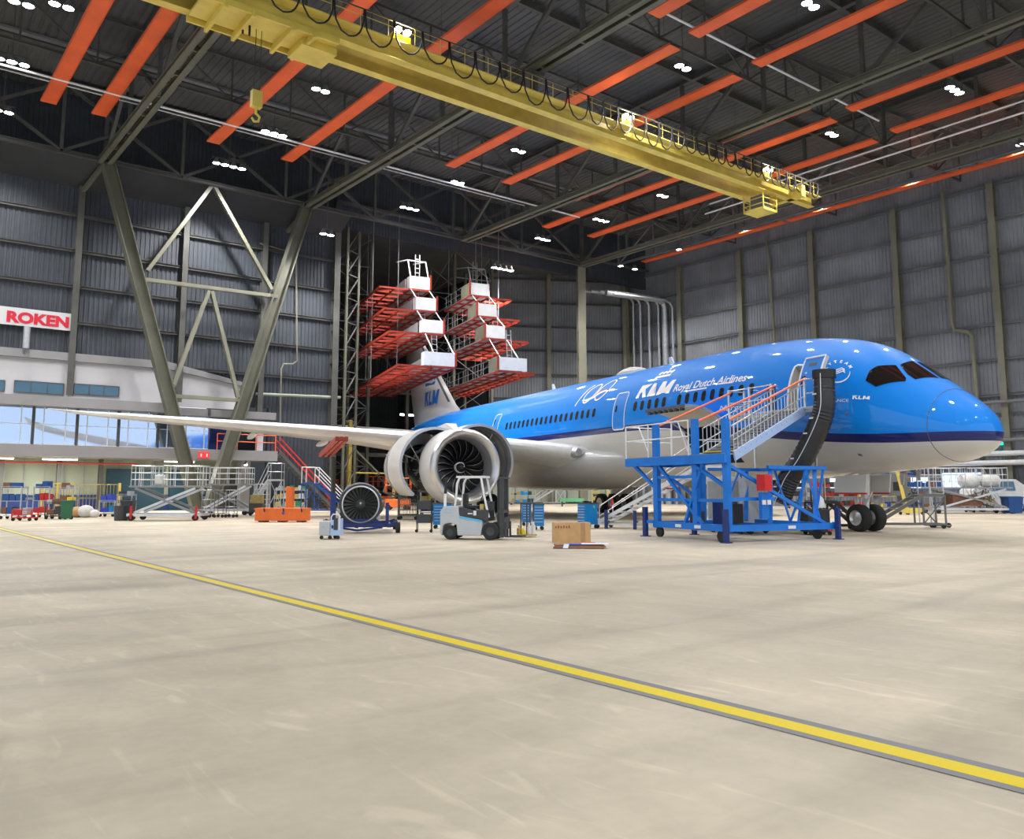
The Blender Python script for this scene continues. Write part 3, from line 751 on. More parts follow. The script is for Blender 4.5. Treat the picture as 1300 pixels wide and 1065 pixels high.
def wing(sg):
    g=MB().grid(lambda i,j:wing_pt(vs_[i],j,sg),len(vs_)-1,2*NA)
    g.add([wing_pt(29.6,k,sg) for k in range(2*NA)],[tuple(range(2*NA))])
    w=g.build('wing',M['aircraft_white'],ship,local=True,smooth=50)
    # metal leading edge
    e=MB().grid(lambda i,j:tuple(a+b for a,b in zip(wing_pt(vs_[1+i],NA-4+j,sg),(-.012,0,0.0))),len(vs_)-2,8)
    e.v=[(x-.01,y,z+(.012 if 0 else 0)) for x,y,z in e.v];e.build('leading_edge',M['white_metal'],w,local=True,smooth=60)
    for v in (5.2,13.9,18.0):
        te=wte(v);z=wz(v)-.30-.1*lin(v,[2,12,29],[.9,.25,0])*5
        L_=5.2 if v<10 else 3.2;R_=.34 if v<10 else .19
        MB().lathe([(L_*t,R_*(sin(pi*min(1,t**.8))**.6)+.001) for t in [k/12 for k in range(13)]],(te-L_*.72,sg*v,z+.1),(1,0,-.05),12).build('flap_fairing',M['aircraft_white'],w,local=True,smooth=True)
    MB().lathe([(0,.001),(.02,.2),(.12,.26),(.5,.3)],(wle(3.2)-.22,sg*3.15,wz(3.2)-.02),(1,0,0),18).build('landing_light',M['galv'],w,local=True,smooth=True)
    return w
wing(1);wing(-1)
# ---- tail
def fin_sec(z):
    t=(z-7.2)/(16.9-7.2);le=lin(z,[7.2,7.9,8.6,16.4,16.9],[44.2,46.2,47.5,57.2,58.2]);te=lin(z,[7.2,16.9],[57.6,61.2]);return le,te
def fin_pt(z,k,part):
    le,te=fin_sec(z);c=te-le;a,b=(0,.70) if part==0 else (.70,1.)
    q=prof_u[NA-k] if k<=NA else prof_u[k-NA];t=a+(b-a)*q if part else b*q
    y=5*.10*(.2969*sqrt(t)-.126*t-.3516*t*t+.2843*t**3-.1036*t**4)*c
    return (le+c*t,(y if k<=NA else -y),z)
zf=[7.2,7.6,7.9,8.25,8.6,9.5,11,13,15,16.4,16.9]
fin=MB().grid(lambda i,j:fin_pt(zf[i],j,0),len(zf)-1,2*NA).build('tail_fin',M['aircraft_white'],ship,local=True,smooth=50)
MB().grid(lambda i,j:fin_pt(zf[i],j,1),len(zf)-1,2*NA).build('rudder',M['aircraft_white'],ship,local=True,smooth=50)
def finy(x,z):
    le,te=fin_sec(z);c=te-le;t=max(.001,min(.999,(x-le)/c));return 5*.10*(.2969*sqrt(t)-.126*t-.3516*t*t+.2843*t**3-.1036*t**4)*c
bm=text_bm('KLM',1.75,.12,.012);a,b=text_width(bm)
for v in bm.verts: v.co.x=(v.co.x-a)*(3.55/(b-a))
_cut(bm,.5,.5);_wrap('fin_lettering',bm,lambda u,v:(53.8-u,finy(53.8-u,8.95+v)+.03,8.95+v),'logo_blue',fin)
o=crown(0,0,1.75,lambda u,v:(53.7-u,finy(53.7-u,10.75+v)+.03,10.75+v),'logo_blue')
o.parent=fin
e=MB();zz=[8.9,10,11,12,13,14,15,16]
e.grid(lambda i,j:(fin_sec(zz[i])[0]+.22+.30*j,finy(fin_sec(zz[i])[0]+.22+.3*j,zz[i])+.02,zz[i]),7,1).build('fin_dark_strip',M['seam'],fin,local=True,fix=False)
def stab(sg):
    def pt(i,j):
        v=[.3,2,4,6,8,9.3,9.9][i];le=52.6+v*.78;te=58.3+v*.28 if v<9.5 else 61.1;c=te-le;k=j;t=prof_u[NA-k] if k<=NA else prof_u[k-NA]
        return (le+c*t,sg*v,6.5+.12*v+af(t,k<=NA,.1)*c)
    MB().grid(pt,6,2*NA).build('tailplane',M['aircraft_white'],ship,local=True,smooth=50)
stab(1);stab(-1)
# crown antennas
MB().grid(lambda i,j:(19.6+3.2*i/12,.55*cos(pi*j/10)*sin(pi*min(.999,i/12+.001))**.6,7.93+.42*sin(pi*j/10)*sin(pi*min(.999,i/12+.001))**.7),12,10).build('satellite_radome',M['aircraft_grey'],ship,local=True,smooth=60)
for x in (17.2,30.):
    MB().prism([(x,7.95),(x+.45,7.95),(x+.5,8.42),(x+.3,8.42)],1,-.03,.03).build('blade_antenna',M['white_paint'],ship,local=True)
# ---- engines
EX,EV,EZ=21.,9.95,2.73
def engine(sg,full=True):
    c=(EX,sg*EV,EZ);AX=(1,0,0)
    pr=[(1.05,1.40),(.6,1.40),(.3,1.46),(.1,1.58),(.02,1.66),(0,1.72),(.03,1.78),(.12,1.84),(.3,1.89)]
    lip=MB().lathe(pr[2:],c,AX,72);lip=lip.build('inlet_lip',M['lip_metal'],ship,local=True,smooth=True)
    cw=MB().lathe([(.3,1.889),(.7,1.92),(1.2,1.94),(1.75,1.945),(1.75,1.86)],c,AX,72).mat(1).lathe([(.3,1.46),(.6,1.41),(.9,1.40),(1.3,1.40)],c,AX,72)
    nac=cw.build('engine_nacelle',[M['nacelle_white'],M['inlet_grey']],ship,local=True,smooth=True,fix=False)
    # fan case and core
    k=MB().lathe([(1.3,1.41),(1.3,1.62),(1.75,1.66),(2.3,1.66),(2.35,1.55),(3.0,1.5),(3.4,1.6),(5.0,1.42),(6.4,1.02),(6.4,.6),(7.4,.1)],c,AX,40)
    k.build('engine_core',M['dark_plastic'],nac,local=True,smooth=True)
    k=MB();rnd=random.Random(5)
    for q in range(34):
        a=rnd.uniform(0,2*pi);r=rnd.uniform(1.62,1.7);x0=EX+rnd.uniform(1.9,2.9);x1=x0+rnd.uniform(.4,1.2);a2=a+rnd.uniform(-.5,.5)
        k.path([(x0,c[1]+r*cos(a),c[2]+r*sin(a)),((x0+x1)/2,c[1]+r*cos((a+a2)/2)*1.04,c[2]+r*sin((a+a2)/2)*1.04),(x1,c[1]+r*cos(a2),c[2]+r*sin(a2))],rnd.uniform(.02,.05),5)
    for q in range(14):
        a=2*pi*q/14;x=EX+rnd.uniform(1.8,2.2);k.bar((x,c[1]+1.64*cos(a),c[2]+1.64*sin(a)),(x+rnd.uniform(.2,.5),c[1]+1.7*cos(a+.1),c[2]+1.7*sin(a+.1)),.14,.1)
    k.build('pipework',M['galv'],nac,local=True)
    # spinner with the painted swirl
    sp_=MB().lathe([(.62,.001),(.64,.06),(.75,.17),(.95,.30),(1.15,.38),(1.25,.40)],c,AX,32).build('spinner',M['fan_black'],nac,local=True,smooth=True)
    sw=[];
    for q in range(25):
        t=q/24;a=-sg*(2.6+t*6.0);r=.04+.26*min(1,t*1.7);sw.append((r,a,t))
    def on(r,a): 
        x=lin(r,[0,.06,.17,.30,.38,.40],[.62,.64,.75,.95,1.15,1.25]);return (EX+x-.012,c[1]+r*cos(a),c[2]+r*sin(a))
    vv=[];wd=[.022+.016*sin(pi*t) for r,a,t in sw]
    m=MB().grid(lambda i,j:on(sw[i][0]+(j*2-1)*wd[i]*.8,sw[i][1]),24,1).build('swirl_mark',M['logo_white'],nac,local=True,fix=False)
    # blades
    for q in range(18):
        a0=2*pi*q/18
        def bp(i,j):
            r=.36+1.02*i/8;t=i/8;ch=.20+.20*t;tw=radians(28+34*t);s=(j/4-.5)*2*ch/1.15
            sweep=.16*sin(pi*t)-.18*t*t
            a=a0+(s*sin(tw))/r*.95+sweep*.5;x=EX+1.18+s*cos(tw)*.55-.05*sin(pi*t)
            return (x,c[1]+r*cos(a),c[2]+r*sin(a))
        b_=MB().grid(bp,8,4)
        b_.mat(1).grid(lambda i,j:tuple(Vector(bp(i,0))+Vector((-.004,0,0))+(Vector(bp(i,1))-Vector(bp(i,0)))*(.28*j-.05)),8,1)
        b_.build('fan_blade',[M['fan_black'],M['blade_edge']],nac,local=True,smooth=True,fix=False)
    MB().disc((EX+1.5,c[1],c[2]),(-1,0,0),1.42,40).build('fan_backing',M['fan_black'],nac,local=True,fix=False)
    # pylon
    py=MB();z0=EZ+1.45
    secs=[(EX+1.5,.10,z0+.30,z0+.46),(EX+2.3,.30,z0-.1,z0+.85),(EX+3.6,.42,z0-.3,wz(9.95)+.42),(EX+5.6,.42,z0-.5,wz(9.95)+.25),(EX+8.5,.3,z0-.3,wz(9.95)-.25),(EX+11.,.05,z0+.1,wz(9.95)-.4)]
    rings=[[(x,c[1]-w,a),(x,c[1]+w,a),(x,c[1]+w,b),(x,c[1]-w,b)] for x,w,a,b in secs]
    py.grid(lambda i,j:rings[i][j%4],len(secs)-1,4);py.add(rings[0],[(0,1,2,3)]);py.build('pylon',M['aircraft_white'],nac,local=True)
    # open cowl halves
    def shell(side,x0,x1,r0,r1,ang,mt,name,hg=.35,zr=1.78):
        s=MB();n=28;th=.14 if name=='fan_cowl' else (.75 if side*sg>0 else .35)
        pr=[(x0,r0),((x0+x1)/2,(r0+r1)/2+.03),(x1,r1),(x1,r1-th),((x0+x1)/2,(r0+r1)/2+.03-th),(x0,r0-th)]
        rows=[]
        for k in range(n+1):
            a=radians(90-6-(168)*k/n)   # from top to keel
            rows.append([(EX+x,side*r*cos(a),r*sin(a)) for x,r in pr])
        # rotate about the hinge line (parallel to the axis)
        hy,hz=side*hg,zr;ca,sa=cos(ang),sin(ang)
        def rot(p):
            y,z=p[1]-hy,p[2]-hz;return (p[0],c[1]+hy+y*ca-side*z*sa,c[2]+hz+side*y*sa+z*ca)
        G=[[rot(p) for p in row] for row in rows]
        s.mat(0);s.grid(lambda i,j:G[i][j],n,2);s.mat(1);s.grid(lambda i,j:G[i][3+j],n,2)
        s.mat(2);s.grid(lambda i,j:(G[i][5],G[i][0])[j],n,1);s.grid(lambda i,j:(G[i][2],G[i][3])[j],n,1)
        for e_ in (0,n): s.add(G[e_],[tuple(range(6))])
        for e_ in ():pass
        o=s.build(name,[M[mt],M['inlet_grey'] if side*sg<0 else M['dark_plastic'],M['lip_metal']],ship,local=True,smooth=True,fix=False)
        # inner frames and stay rods
        rb=MB()
        for f in (.25,.6,.85):
            x=x0+(x1-x0)*f;rr=r0+(r1-r0)*f-th
            pts=[rot((EX+x,side*(rr-.03)*cos(radians(80-160*k/16)),(rr-.03)*sin(radians(80-160*k/16)))) for k in range(17)]
            rb.path(pts,.035,5)
        rb.build('inner_frame',M['seam'],o,local=True)
        q=rot((EX+(x0+x1)/2,side*(r0-.2)*cos(radians(-10)),(r0-.2)*sin(radians(-10))))
        MB().tube(q,(EX+(x0+x1)/2,c[1]+side*1.2,c[2]+.2),.03,6).tube(rot((EX+x0+.5,side*(r0-.2)*.98,0.3)),(EX+x0+.5,c[1]+side*1.4,c[2]-.2),.025,6).build('stay_rod',M['galv'],o,local=True)
        return o,rot
    for side in (1,-1):
        o,rot=shell(side,1.8,3.95,1.97,1.93,radians(32 if side*sg>0 else 48),'nacelle_white','fan_cowl')
        if side*sg>0 and full:
            bm=text_bm('KLM',.42,.3,.01)
            def wrap_(u,v):
                a=radians(30)-(v)/1.95*-1;x=EX+3.2-u;r=1.96
                return rot((x,side*r*cos(a),r*sin(a)))
            _cut(bm,.3,.2);ob=_wrap('cowl_lettering',bm,wrap_,'logo_blue',o)
        shell(side,4.05,6.4,1.93,1.35,radians(32 if side*sg>0 else 40),'aircraft_grey','reverser_cowl')
    return nac
engine(1);engine(-1,False)
# ---- landing gear
def wheel(name,c,r,w,parent,mt_h='alu'):
    x,y,z=c
    return MB().lathe([(-w/2,r*.55),(-w/2,r*.86),(-w*.36,r*.97),(0,r),(w*.36,r*.97),(w/2,r*.86),(w/2,r*.55)],(x,y,z),(0,1,0),32).mat(1).lathe([(-w*.44,.02),(-w*.40,r*.2),(-w*.30,r*.42),(-w/2,r*.56)],(x,y,z),(0,1,0),24).lathe([(w*.44,.02),(w*.40,r*.2),(w*.30,r*.42),(w/2,r*.56)],(x,y,z),(0,1,0),24).build(name,[M['rubber'],M[mt_h]],parent,local=True,smooth=True)
ng=MB().tube((5.45,0,.52),(5.3,0,2.4),.11,14).tube((5.45,0,1.25),(5.35,0,2.4),.16,14).tube((5.45,-.5,.52),(5.45,.5,.52),.07,10).bar((5.4,0,1.5),(6.6,0,2.3),.1).bar((5.3,.12,1.1),(5.0,.12,1.5),.05).build('nose_gear',M['white_metal'],ship,local=True,smooth=True)
for y in (-.37,.37): wheel('gear_wheel',(5.45,y,.52),.52,.40,ng)
for y in (-.62,.62):
    MB().prism([(4.75,2.15),(6.25,2.1),(6.35,1.42),(4.85,1.42)],1,y-.03,y+.03).mat(1).prism([(4.83,1.47),(6.36,1.47),(6.36,1.41),(4.83,1.41)],1,y-.036,y+.036).build('gear_door',[M['aircraft_white'],M['red']],ship,local=True)
for sg in (1,-1):
    mg=MB().tube((31.,sg*4.9,.8),(30.6,sg*4.75,3.6),.2,14).bar((30.2,sg*4.9,.66),(31.8,sg*4.9,.66),.26,.3).bar((31,sg*4.85,1.8),(31.1,sg*2.8,3.2),.14).bar((30.9,sg*4.9,1.2),(29.6,sg*4.6,3.4),.1).build('main_gear',M['white_metal'],ship,local=True)
    for x in (30.25,31.75):
        for y in (4.45,5.4): wheel('gear_wheel',(x,sg*y,.66),.66,.45,mg)
    MB().prism([(29.6,3.4),(32,3.4),(31.9,1.2),(29.9,1.2)],1,sg*5.75-.04,sg*5.75+.04).build('gear_door',M['aircraft_white'],ship,local=True)
for x,z0 in ((2.6,2.25),(3.3,2.1)): MB().prism([(x,z0),(x+.2,z0),(x+.15,z0-.35),(x+.05,z0-.35)],1,.38,.41).build('probe',M['galv'],ship,local=True)
# ---------------------------------------------------------------- overhead crane
cr=thing('overhead_crane','yellow double girder overhead crane spanning under the roof with looped cables','crane',(30,34.8,22))
def girder(y,z0,z1,x0,x1,w=.46):
    b=MB();b.box(x0,x1,y-w/2,y+w/2,z0,z0+.05);b.box(x0,x1,y-w/2,y+w/2,z1-.05,z1);b.box(x0,x1,y-.03,y+.03,z0+.05,z1-.05)
    return b
girder(35.75,22.0,23.3,4.,51.8,.5).build('far_girder',M['crane_yellow'],cr)
girder(33.9,22.0,22.95,4.,54.2,.5).build('near_girder',M['crane_yellow'],cr)
for x in (51.6,):
    b=MB().box(x-.25,x+.25,32.8,37.2,22.0,22.45);b.box(x-.2,x+.2,32.8,37.2,22.45,22.8);b.build('end_carriage',M['crane_yellow'],cr)
MB().box(4,54.2,33.05,33.65,22.55,22.6).build('walkway',M['crane_yellow'],cr)
b=MB()
for z in (23.15,23.45): b.tube((4,33.08,z),(54.2,33.08,z),.02,6)
x=4.
while x<54.3: b.tube((x,33.08,22.55),(x,33.08,23.45),.018,5);x+=1.45
b.build('railing',M['crane_yellow'],cr)
b=MB().tube((8,32.98,23.42),(54.2,32.98,23.42),.035,6);b.build('cable_track',M['dark_steel'],cr)
rnd=random.Random(3);x=11.;i=0
while x<53.5:
    w=1.55 if x<30 else 1.15
    if x>40: w=.95
    d=rnd.uniform(1.35,1.65) if x<38 else rnd.uniform(1.0,1.25)
    pts=[(x+w*.48*(1-cos(pi*k/12))/1.0+.02,32.95-.04*(k%2),23.38-d*sin(pi*k/12)**.7) for k in range(13)]
    MB().path(pts,.042,6).build('festoon_cable',M['black'],cr,smooth=True);x+=w
# crab (trolley)
b=MB();b.box(10.2,16.4,34.0,35.7,21.86,21.98)
for x in (11.0,12.2,14.,15.): b.box(x,x+.14,33.5,36.1,21.55,21.86)
b.box(10.2,16.3,33.6,33.72,21.7,21.98);b.box(10.2,16.3,35.9,36.02,21.7,21.98);b.box(14.8,16.5,34.3,35.9,21.5,21.86)
tr=b.build('trolley',M['crane_yellow'],cr)
MB().tube((12.9,34.9,21.8),(12.9,34.9,18.9),.018,5).build('hoist_rope',M['black'],tr);MB().tube((13.15,34.9,21.8),(13.15,34.9,18.9),.018,5).build('hoist_rope',M['black'],tr)
b=MB().box(12.8,13.25,34.75,35.05,18.2,18.95).tube((13.02,34.9,18.2),(13.02,34.9,17.9),.06,8);b.path([(13.02,34.9,17.95),(13.2,34.9,17.8),(13.15,34.9,17.6),(12.95,34.9,17.55),(12.85,34.9,17.7)],.055,7);b.build('hook_block',M['crane_yellow'],tr)
for x in (12.3,12.6): MB().tube((x,34.9,21.9),(x,34.9,21.4),.05,6).build('winch_guide',M['black'],tr)
# driver cage
b=MB();x0,x1,y0,y1,z0,z1=48.4,49.9,33.9,35.5,20.75,22.0
b.box(x0,x1,y0,y1,z0,z0+.18)
for a in (x0,x1):
    for c in (y0,y1): b.bar((a,c,z0),(a,c,z1),.07)
for z in (21.2,21.6):
    for c in (y0,y1): b.bar((x0,c,z),(x1,c,z),.05)
    for a in (x0,x1): b.bar((a,y0,z),(a,y1,z),.05)
cg_=b.build('driver_cage',M['crane_yellow'],cr);MB().box(48.75,49.6,34.2,35.2,20.95,21.95).build('control_cabinet',M['grey_steel'],cg_)
for x in (19.3,34.5,48.0):
    t=MB().box(x-.5,x+.5,33.2,33.6,22.7,23.0).build('lamp_tray',M['bright_yellow'],cr)
    for k in (-.25,.25): MB().disc((x+k,33.15,23.15),(0,-.5,-1),.2,14).build('crane_lamp',M['lamp_glow'],t,fix=False)
    lamp_spot((x,33.05,22.6),500,120,.3,name='crane_beam')
for x in (12.7,28.,43.3):
    b=MB()
    for y in (33.9,35.75): b.box(x-.12,x+.12,y-.2,y+.2,23.3 if y>35 else 22.95,24.05)
    b.box(x-.5,x+.5,33.6,36,24.0,24.1);b.build('runway_hanger',M['dark_steel'],cr)

# ---------------------------------------------------------------- offices along the left wall
of=MB().prism([(-16,7.7),(23.9,7.7),(23.9,9.6),(18.2,10.4),(-16,10.45)],1,YW-.2,YW-.05);off_=struct(of.build('wall_office',M['cream_wall']))
struct(MB().prism([(-16,10.4),(18.2,10.4),(23.9,9.55),(23.9,9.85),(18.2,10.95),(-16,10.95)],1,YW-.45,YW-.05).build('trim_6',M['fascia']))
for k,(x0,x1,z0,z1) in enumerate(((6.2,7.95,8.05,8.75),(8.5,11.45,8.05,8.8),(12.1,15.0,8.15,8.85))):
    w_=struct(MB().box(x0,x1,YW-.27,YW-.2,z0,z1).build('window_%d'%(k+1),M['office_glass']))
    b=MB();n=3 if x1-x0>2 else 2
    for i in range(n+1): x=x0+(x1-x0)*i/n;b.bar((x,YW-.28,z0),(x,YW-.28,z1),.05)
    for z in (z0,z1): b.bar((x0,YW-.28,z),(x1,YW-.28,z),.05)
    b.build('window_frame',M['dark_steel'],w_)
can=struct(MB().box(-16,18.4,62.9,YW-.2,7.05,7.7).build('trim_7',M['fascia']));struct(MB().box(18.4,26.2,63.4,YW-.2,6.95,7.5).build('trim_8',M['fascia']))
for x in (21.,): MB().bar((x,63.3,7.0),(x,63.3,7.5),.15).build('canopy_bracket',M['dark_steel'],can)
slab=struct(MB().box(-16,26.2,62.85,70,3.75,4.5).build('trim_9',M['fascia']))
# glazing of the gallery
gz=struct(MB().box(-16,21.2,64.0,64.05,4.5,7.05).build('window_4',M['glass_blue']))
x=-15.
fr=MB()
while x<21.3: fr.bar((x,63.97,4.5),(x,63.97,7.05),.06);x+=1.33
fr.bar((-16,63.97,4.55),(21.2,63.97,4.55),.1);fr.bar((-16,63.97,5.9),(21.2,63.97,5.9),.04);fr.build('window_frame',M['white_metal'],gz)
x=-14.2;fr=MB()
while x<20: fr.bar((x,63.95,4.5),(x,63.95,7.05),.16);x+=2.65
fr.build('dark_mullions',M['dark_steel'],gz)
struct(MB().box(21.3,26,67,67.2,4.5,7.0).build('wall_gallery',M['wall_metal']))
tag(MB().box(21.7,23.6,65.2,66.2,4.5,6.2).box(21.7,22.6,65.1,65.2,5.4,6.5).build('storage_cabinet',M['deep_blue']),'dark blue cabinet standing on the open end of the gallery','cabinet')
tag(MB().box(25.2,25.7,64.6,64.9,4.5,6.2).box(25.22,25.68,64.58,64.6,4.6,6.1).build('locker',M['white_paint']),'white locker at the right end of the gallery','cabinet')
t=thing('gallery_railing','orange railing along the open right end of the gallery','railing',(23.8,63.1,4.5))
for z in (5.15,5.7): MB().tube((21.6,63.1,z),(26.1,63.1,z),.035,6).build('rail',M['rail_orange'],t)
for x in (21.6,23.1,24.6,26.1): MB().tube((x,63.1,4.5),(x,63.1,5.7),.035,6).build('post',M['rail_orange'],t)
# ground storey
struct(corrugated((26.2,YW),(31.8,YW),0,8.).build('wall_left_lower',M['wall_metal'],fix=False))
lw=struct(MB().box(-16,26,68.4,68.6,0,3.75).build('wall_ground',M['pale_green']))
x=-15
b=MB()
while x<26: b.bar((x,68.3,0),(x,68.3,3.75),.06);x+=1.25
b.build('wall_seams',M['plank_grey'],lw)
MB().box(-16,26,68.25,68.4,1.05,1.2).box(-16,26,68.2,68.38,0,.9).build('wall_skirting',M['deep_blue'],lw)
struct(MB().box(15.3,19.4,68.1,68.4,0,3.1).box(19.8,22.,68.1,68.4,0,3.1).build('door_1',M['teal_door']))
struct(MB().box(22.6,25.5,68.1,68.4,0,2.9).build('door_2',M['dark_steel']))
for x,l in ((8.4,'left'),(11.9,'middle'),(14.6,'right')): tag(MB().ibeam((x,67,0),(x,67,3.75),.3,.3).box(x-.14,x+.14,66.86,67.14,0,3.75).build('gallery_post',M['dark_steel']),f'dark steel post under the gallery, {l} of three','post')
tag(MB().box(23.9,24.6,64.2,64.9,0,3.75).build('concrete_pier',M['fascia']),'square grey concrete pier under the right end of the gallery','pier')
pipe('sprinkler_pipe','long red pipe under the edge of the gallery',[(-14,63.6,3.35),(16.2,63.6,3.35)],.05,'red')
for x0,l in ((6.6,'at the left edge of the photo'),(10.4,'above the yellow fence'),(18.3,'beside the left leg of the V frame')):
    t=thing('tube_light','white fluorescent light under the gallery '+l,'ceiling light',(x0+1,64.6,3.6));MB().box(x0,x0+2.2,64.5,64.7,3.62,3.72).build('housing',M['white_paint'],t);MB().box(x0+.05,x0+2.15,64.52,64.68,3.56,3.62).build('tube',M['tube_glow'],t)
    a=bpy.data.lights.new('tube_beam','AREA');a.shape='RECTANGLE';a.size=2.1;a.size_y=.2;a.energy=230;a.color=(1,.98,.9);o=bpy.data.objects.new('tube_beam',a);COL.objects.link(o);o.parent=t;o.location=(0.1,0,-.06)
for x,l in ((19.6,'left'),(23.9,'right')):
    t=thing('round_lamp',f'small round lamp under the gallery {l} of the right V frame leg','ceiling light',(x,63.3,3.45));MB().lathe([(0,.14),(.05,.17),(.2,.1),(.3,.02)],(x,63.3,3.45),(0,0,1),12).build('lamp_body',M['grey_steel'],t);MB().disc((x,63.25,3.47),(0,-1,-1),.13,12).build('lamp_lens',M['lamp_glow'],t,fix=False)
# signs
def flat_text(name,body,p,right,up,size,mt,parent=None,bold=0.,width=None,ext=.012,shear=0.):
    bm=text_bm(body,size,shear,bold);a,b=text_width(bm);k=(width/(b-a)) if width else 1
    bmesh.ops.triangulate(bm,faces=bm.faces[:]);R=Vector(right).normalized();U=Vector(up).normalized();Nn=R.cross(U)
    I=MW[parent.name].inverted() if parent else Matrix()
    for v in bm.verts: v.co=I@(Vector(p)+R*((v.co.x-a)*k)+U*v.co.y+Nn*ext)
    me=bpy.data.meshes.new(name);bm.to_mesh(me);bm.free();me.materials.append(M[mt]);o=bpy.data.objects.new(name,me);COL.objects.link(o)
    if parent:o.parent=parent
    MW[o.name]=MW[parent.name].copy() if parent else Matrix();return o
sg_=tag(MB().box(-1.5,11.75,YW-.35,YW-.28,12.5,13.7).build('wall_sign',M['sign_white']),'white sign board with bold red capitals high on the left wall','sign')
flat_text('sign_lettering','ROKEN',(7.75,YW-.37,12.72),(1,0,0),(0,0,1),.98,'sign_red',sg_,.05,width=3.75)
flat_text('sign_lettering','VERBODEN TE',(-1.3,YW-.37,12.72),(1,0,0),(0,0,1),.98,'sign_red',sg_,.035,width=8.3)
es=tag(MB().box(20.15,20.95,62.74,62.82,3.85,4.3).build('exit_sign',M['exit_red']),'small red lit sign on the gallery edge between the V frame legs','sign')
flat_text('sign_lettering','1 1',(20.3,62.72,3.95),(1,0,0),(0,0,1),.3,'white_paint',es,.01,width=.5)
e2=tag(MB().box(XR-.35,XR-.28,28.2,29.0,4.95,5.35).build('exit_sign',M['exit_green']),'small green emergency exit sign on the right wall beside the nose','sign')
flat_text('sign_lettering','EXIT',(XR-.37,28.9,5.02),(0,-1,0),(0,0,1),.26,'white_paint',e2,width=.6)
tag(MB().tube((8.95,64.3,10.95),(8.95,64.3,12.4),.22,16).build('vent_stack',M['galv'],smooth=True),'short metal vent stack on the office roof below the sign','vent')
tag(MB().lathe([(0,.001),(.01,.16),(.1,.16)],(18.25,YW-.35,9.1),(0,1,0),14).build('wall_speaker',M['grey_steel'],smooth=True),'round grey loudspeaker on the white office wall by the V frame','loudspeaker')
# yellow wall pipes
py_=lambda *q:[onX(a,b,XR-.45) for a,b in q]
pipe('wall_pipe','thick beige pipe with an offset bend running down the right wall behind the cockpit',py_((1196,244),(1203,330),(1208,408),(1212,419),(1228,421),(1234,426),(1240,500),(1250,620)),.17,'olive_light',n=10)
pipe('wall_pipe','beige pipe down the right wall left of the crane cage',py_((972,302),(976,330),(984,440),(988,560)),.14,'olive_light',n=10)
pl=lambda *q:[onY(a,b,YW-.35) for a,b in q]
pipe('wall_pipe','thin yellowish pipe stepping down the dark wall right of the V frame',pl((330,309),(376,322),(377,458),(372,462),(360,462),(357,468),(355,560)),.07,'olive_light')
pipe('wall_pipe','horizontal green pipe on the dark wall right of the V frame',pl((325,500),(432,504.6)),.12,'pale_green')
for i,(px,r,l) in enumerate(((805,.13,'leftmost'),(814,.16,'second'),(825,.18,'third'),(837,.15,'fourth'),(845,.33,'thick fifth'),(855,.13,'rightmost'))):
    y=onX(px,450,XR-.6)[1];pipe('riser_pipe',f'{l} of six vertical steel pipes in the back right corner',[(XR-.6,y,0),(XR-.6,y,22.6-.3*i),(XR-1.0,y,23.1-.3*i),(XR-2.2,y-.3,23.2-.3*i),(XR-8,y+1.5,23.4-.3*i)],r,'galv',n=12)
for k,(z,r,l) in enumerate(((5.3,.14,'lowest'),(4.3,.2,'thick middle'),(3.6,.2,'second thick'),(8.2,.12,'upper'))):
    pipe('wall_duct',f'{l} long horizontal pipe on the right wall behind the nose',[(XR-.9,34,z),(XR-.9,14,z)],r,'white_metal' if k in (1,2) else 'grey_steel',n=10)

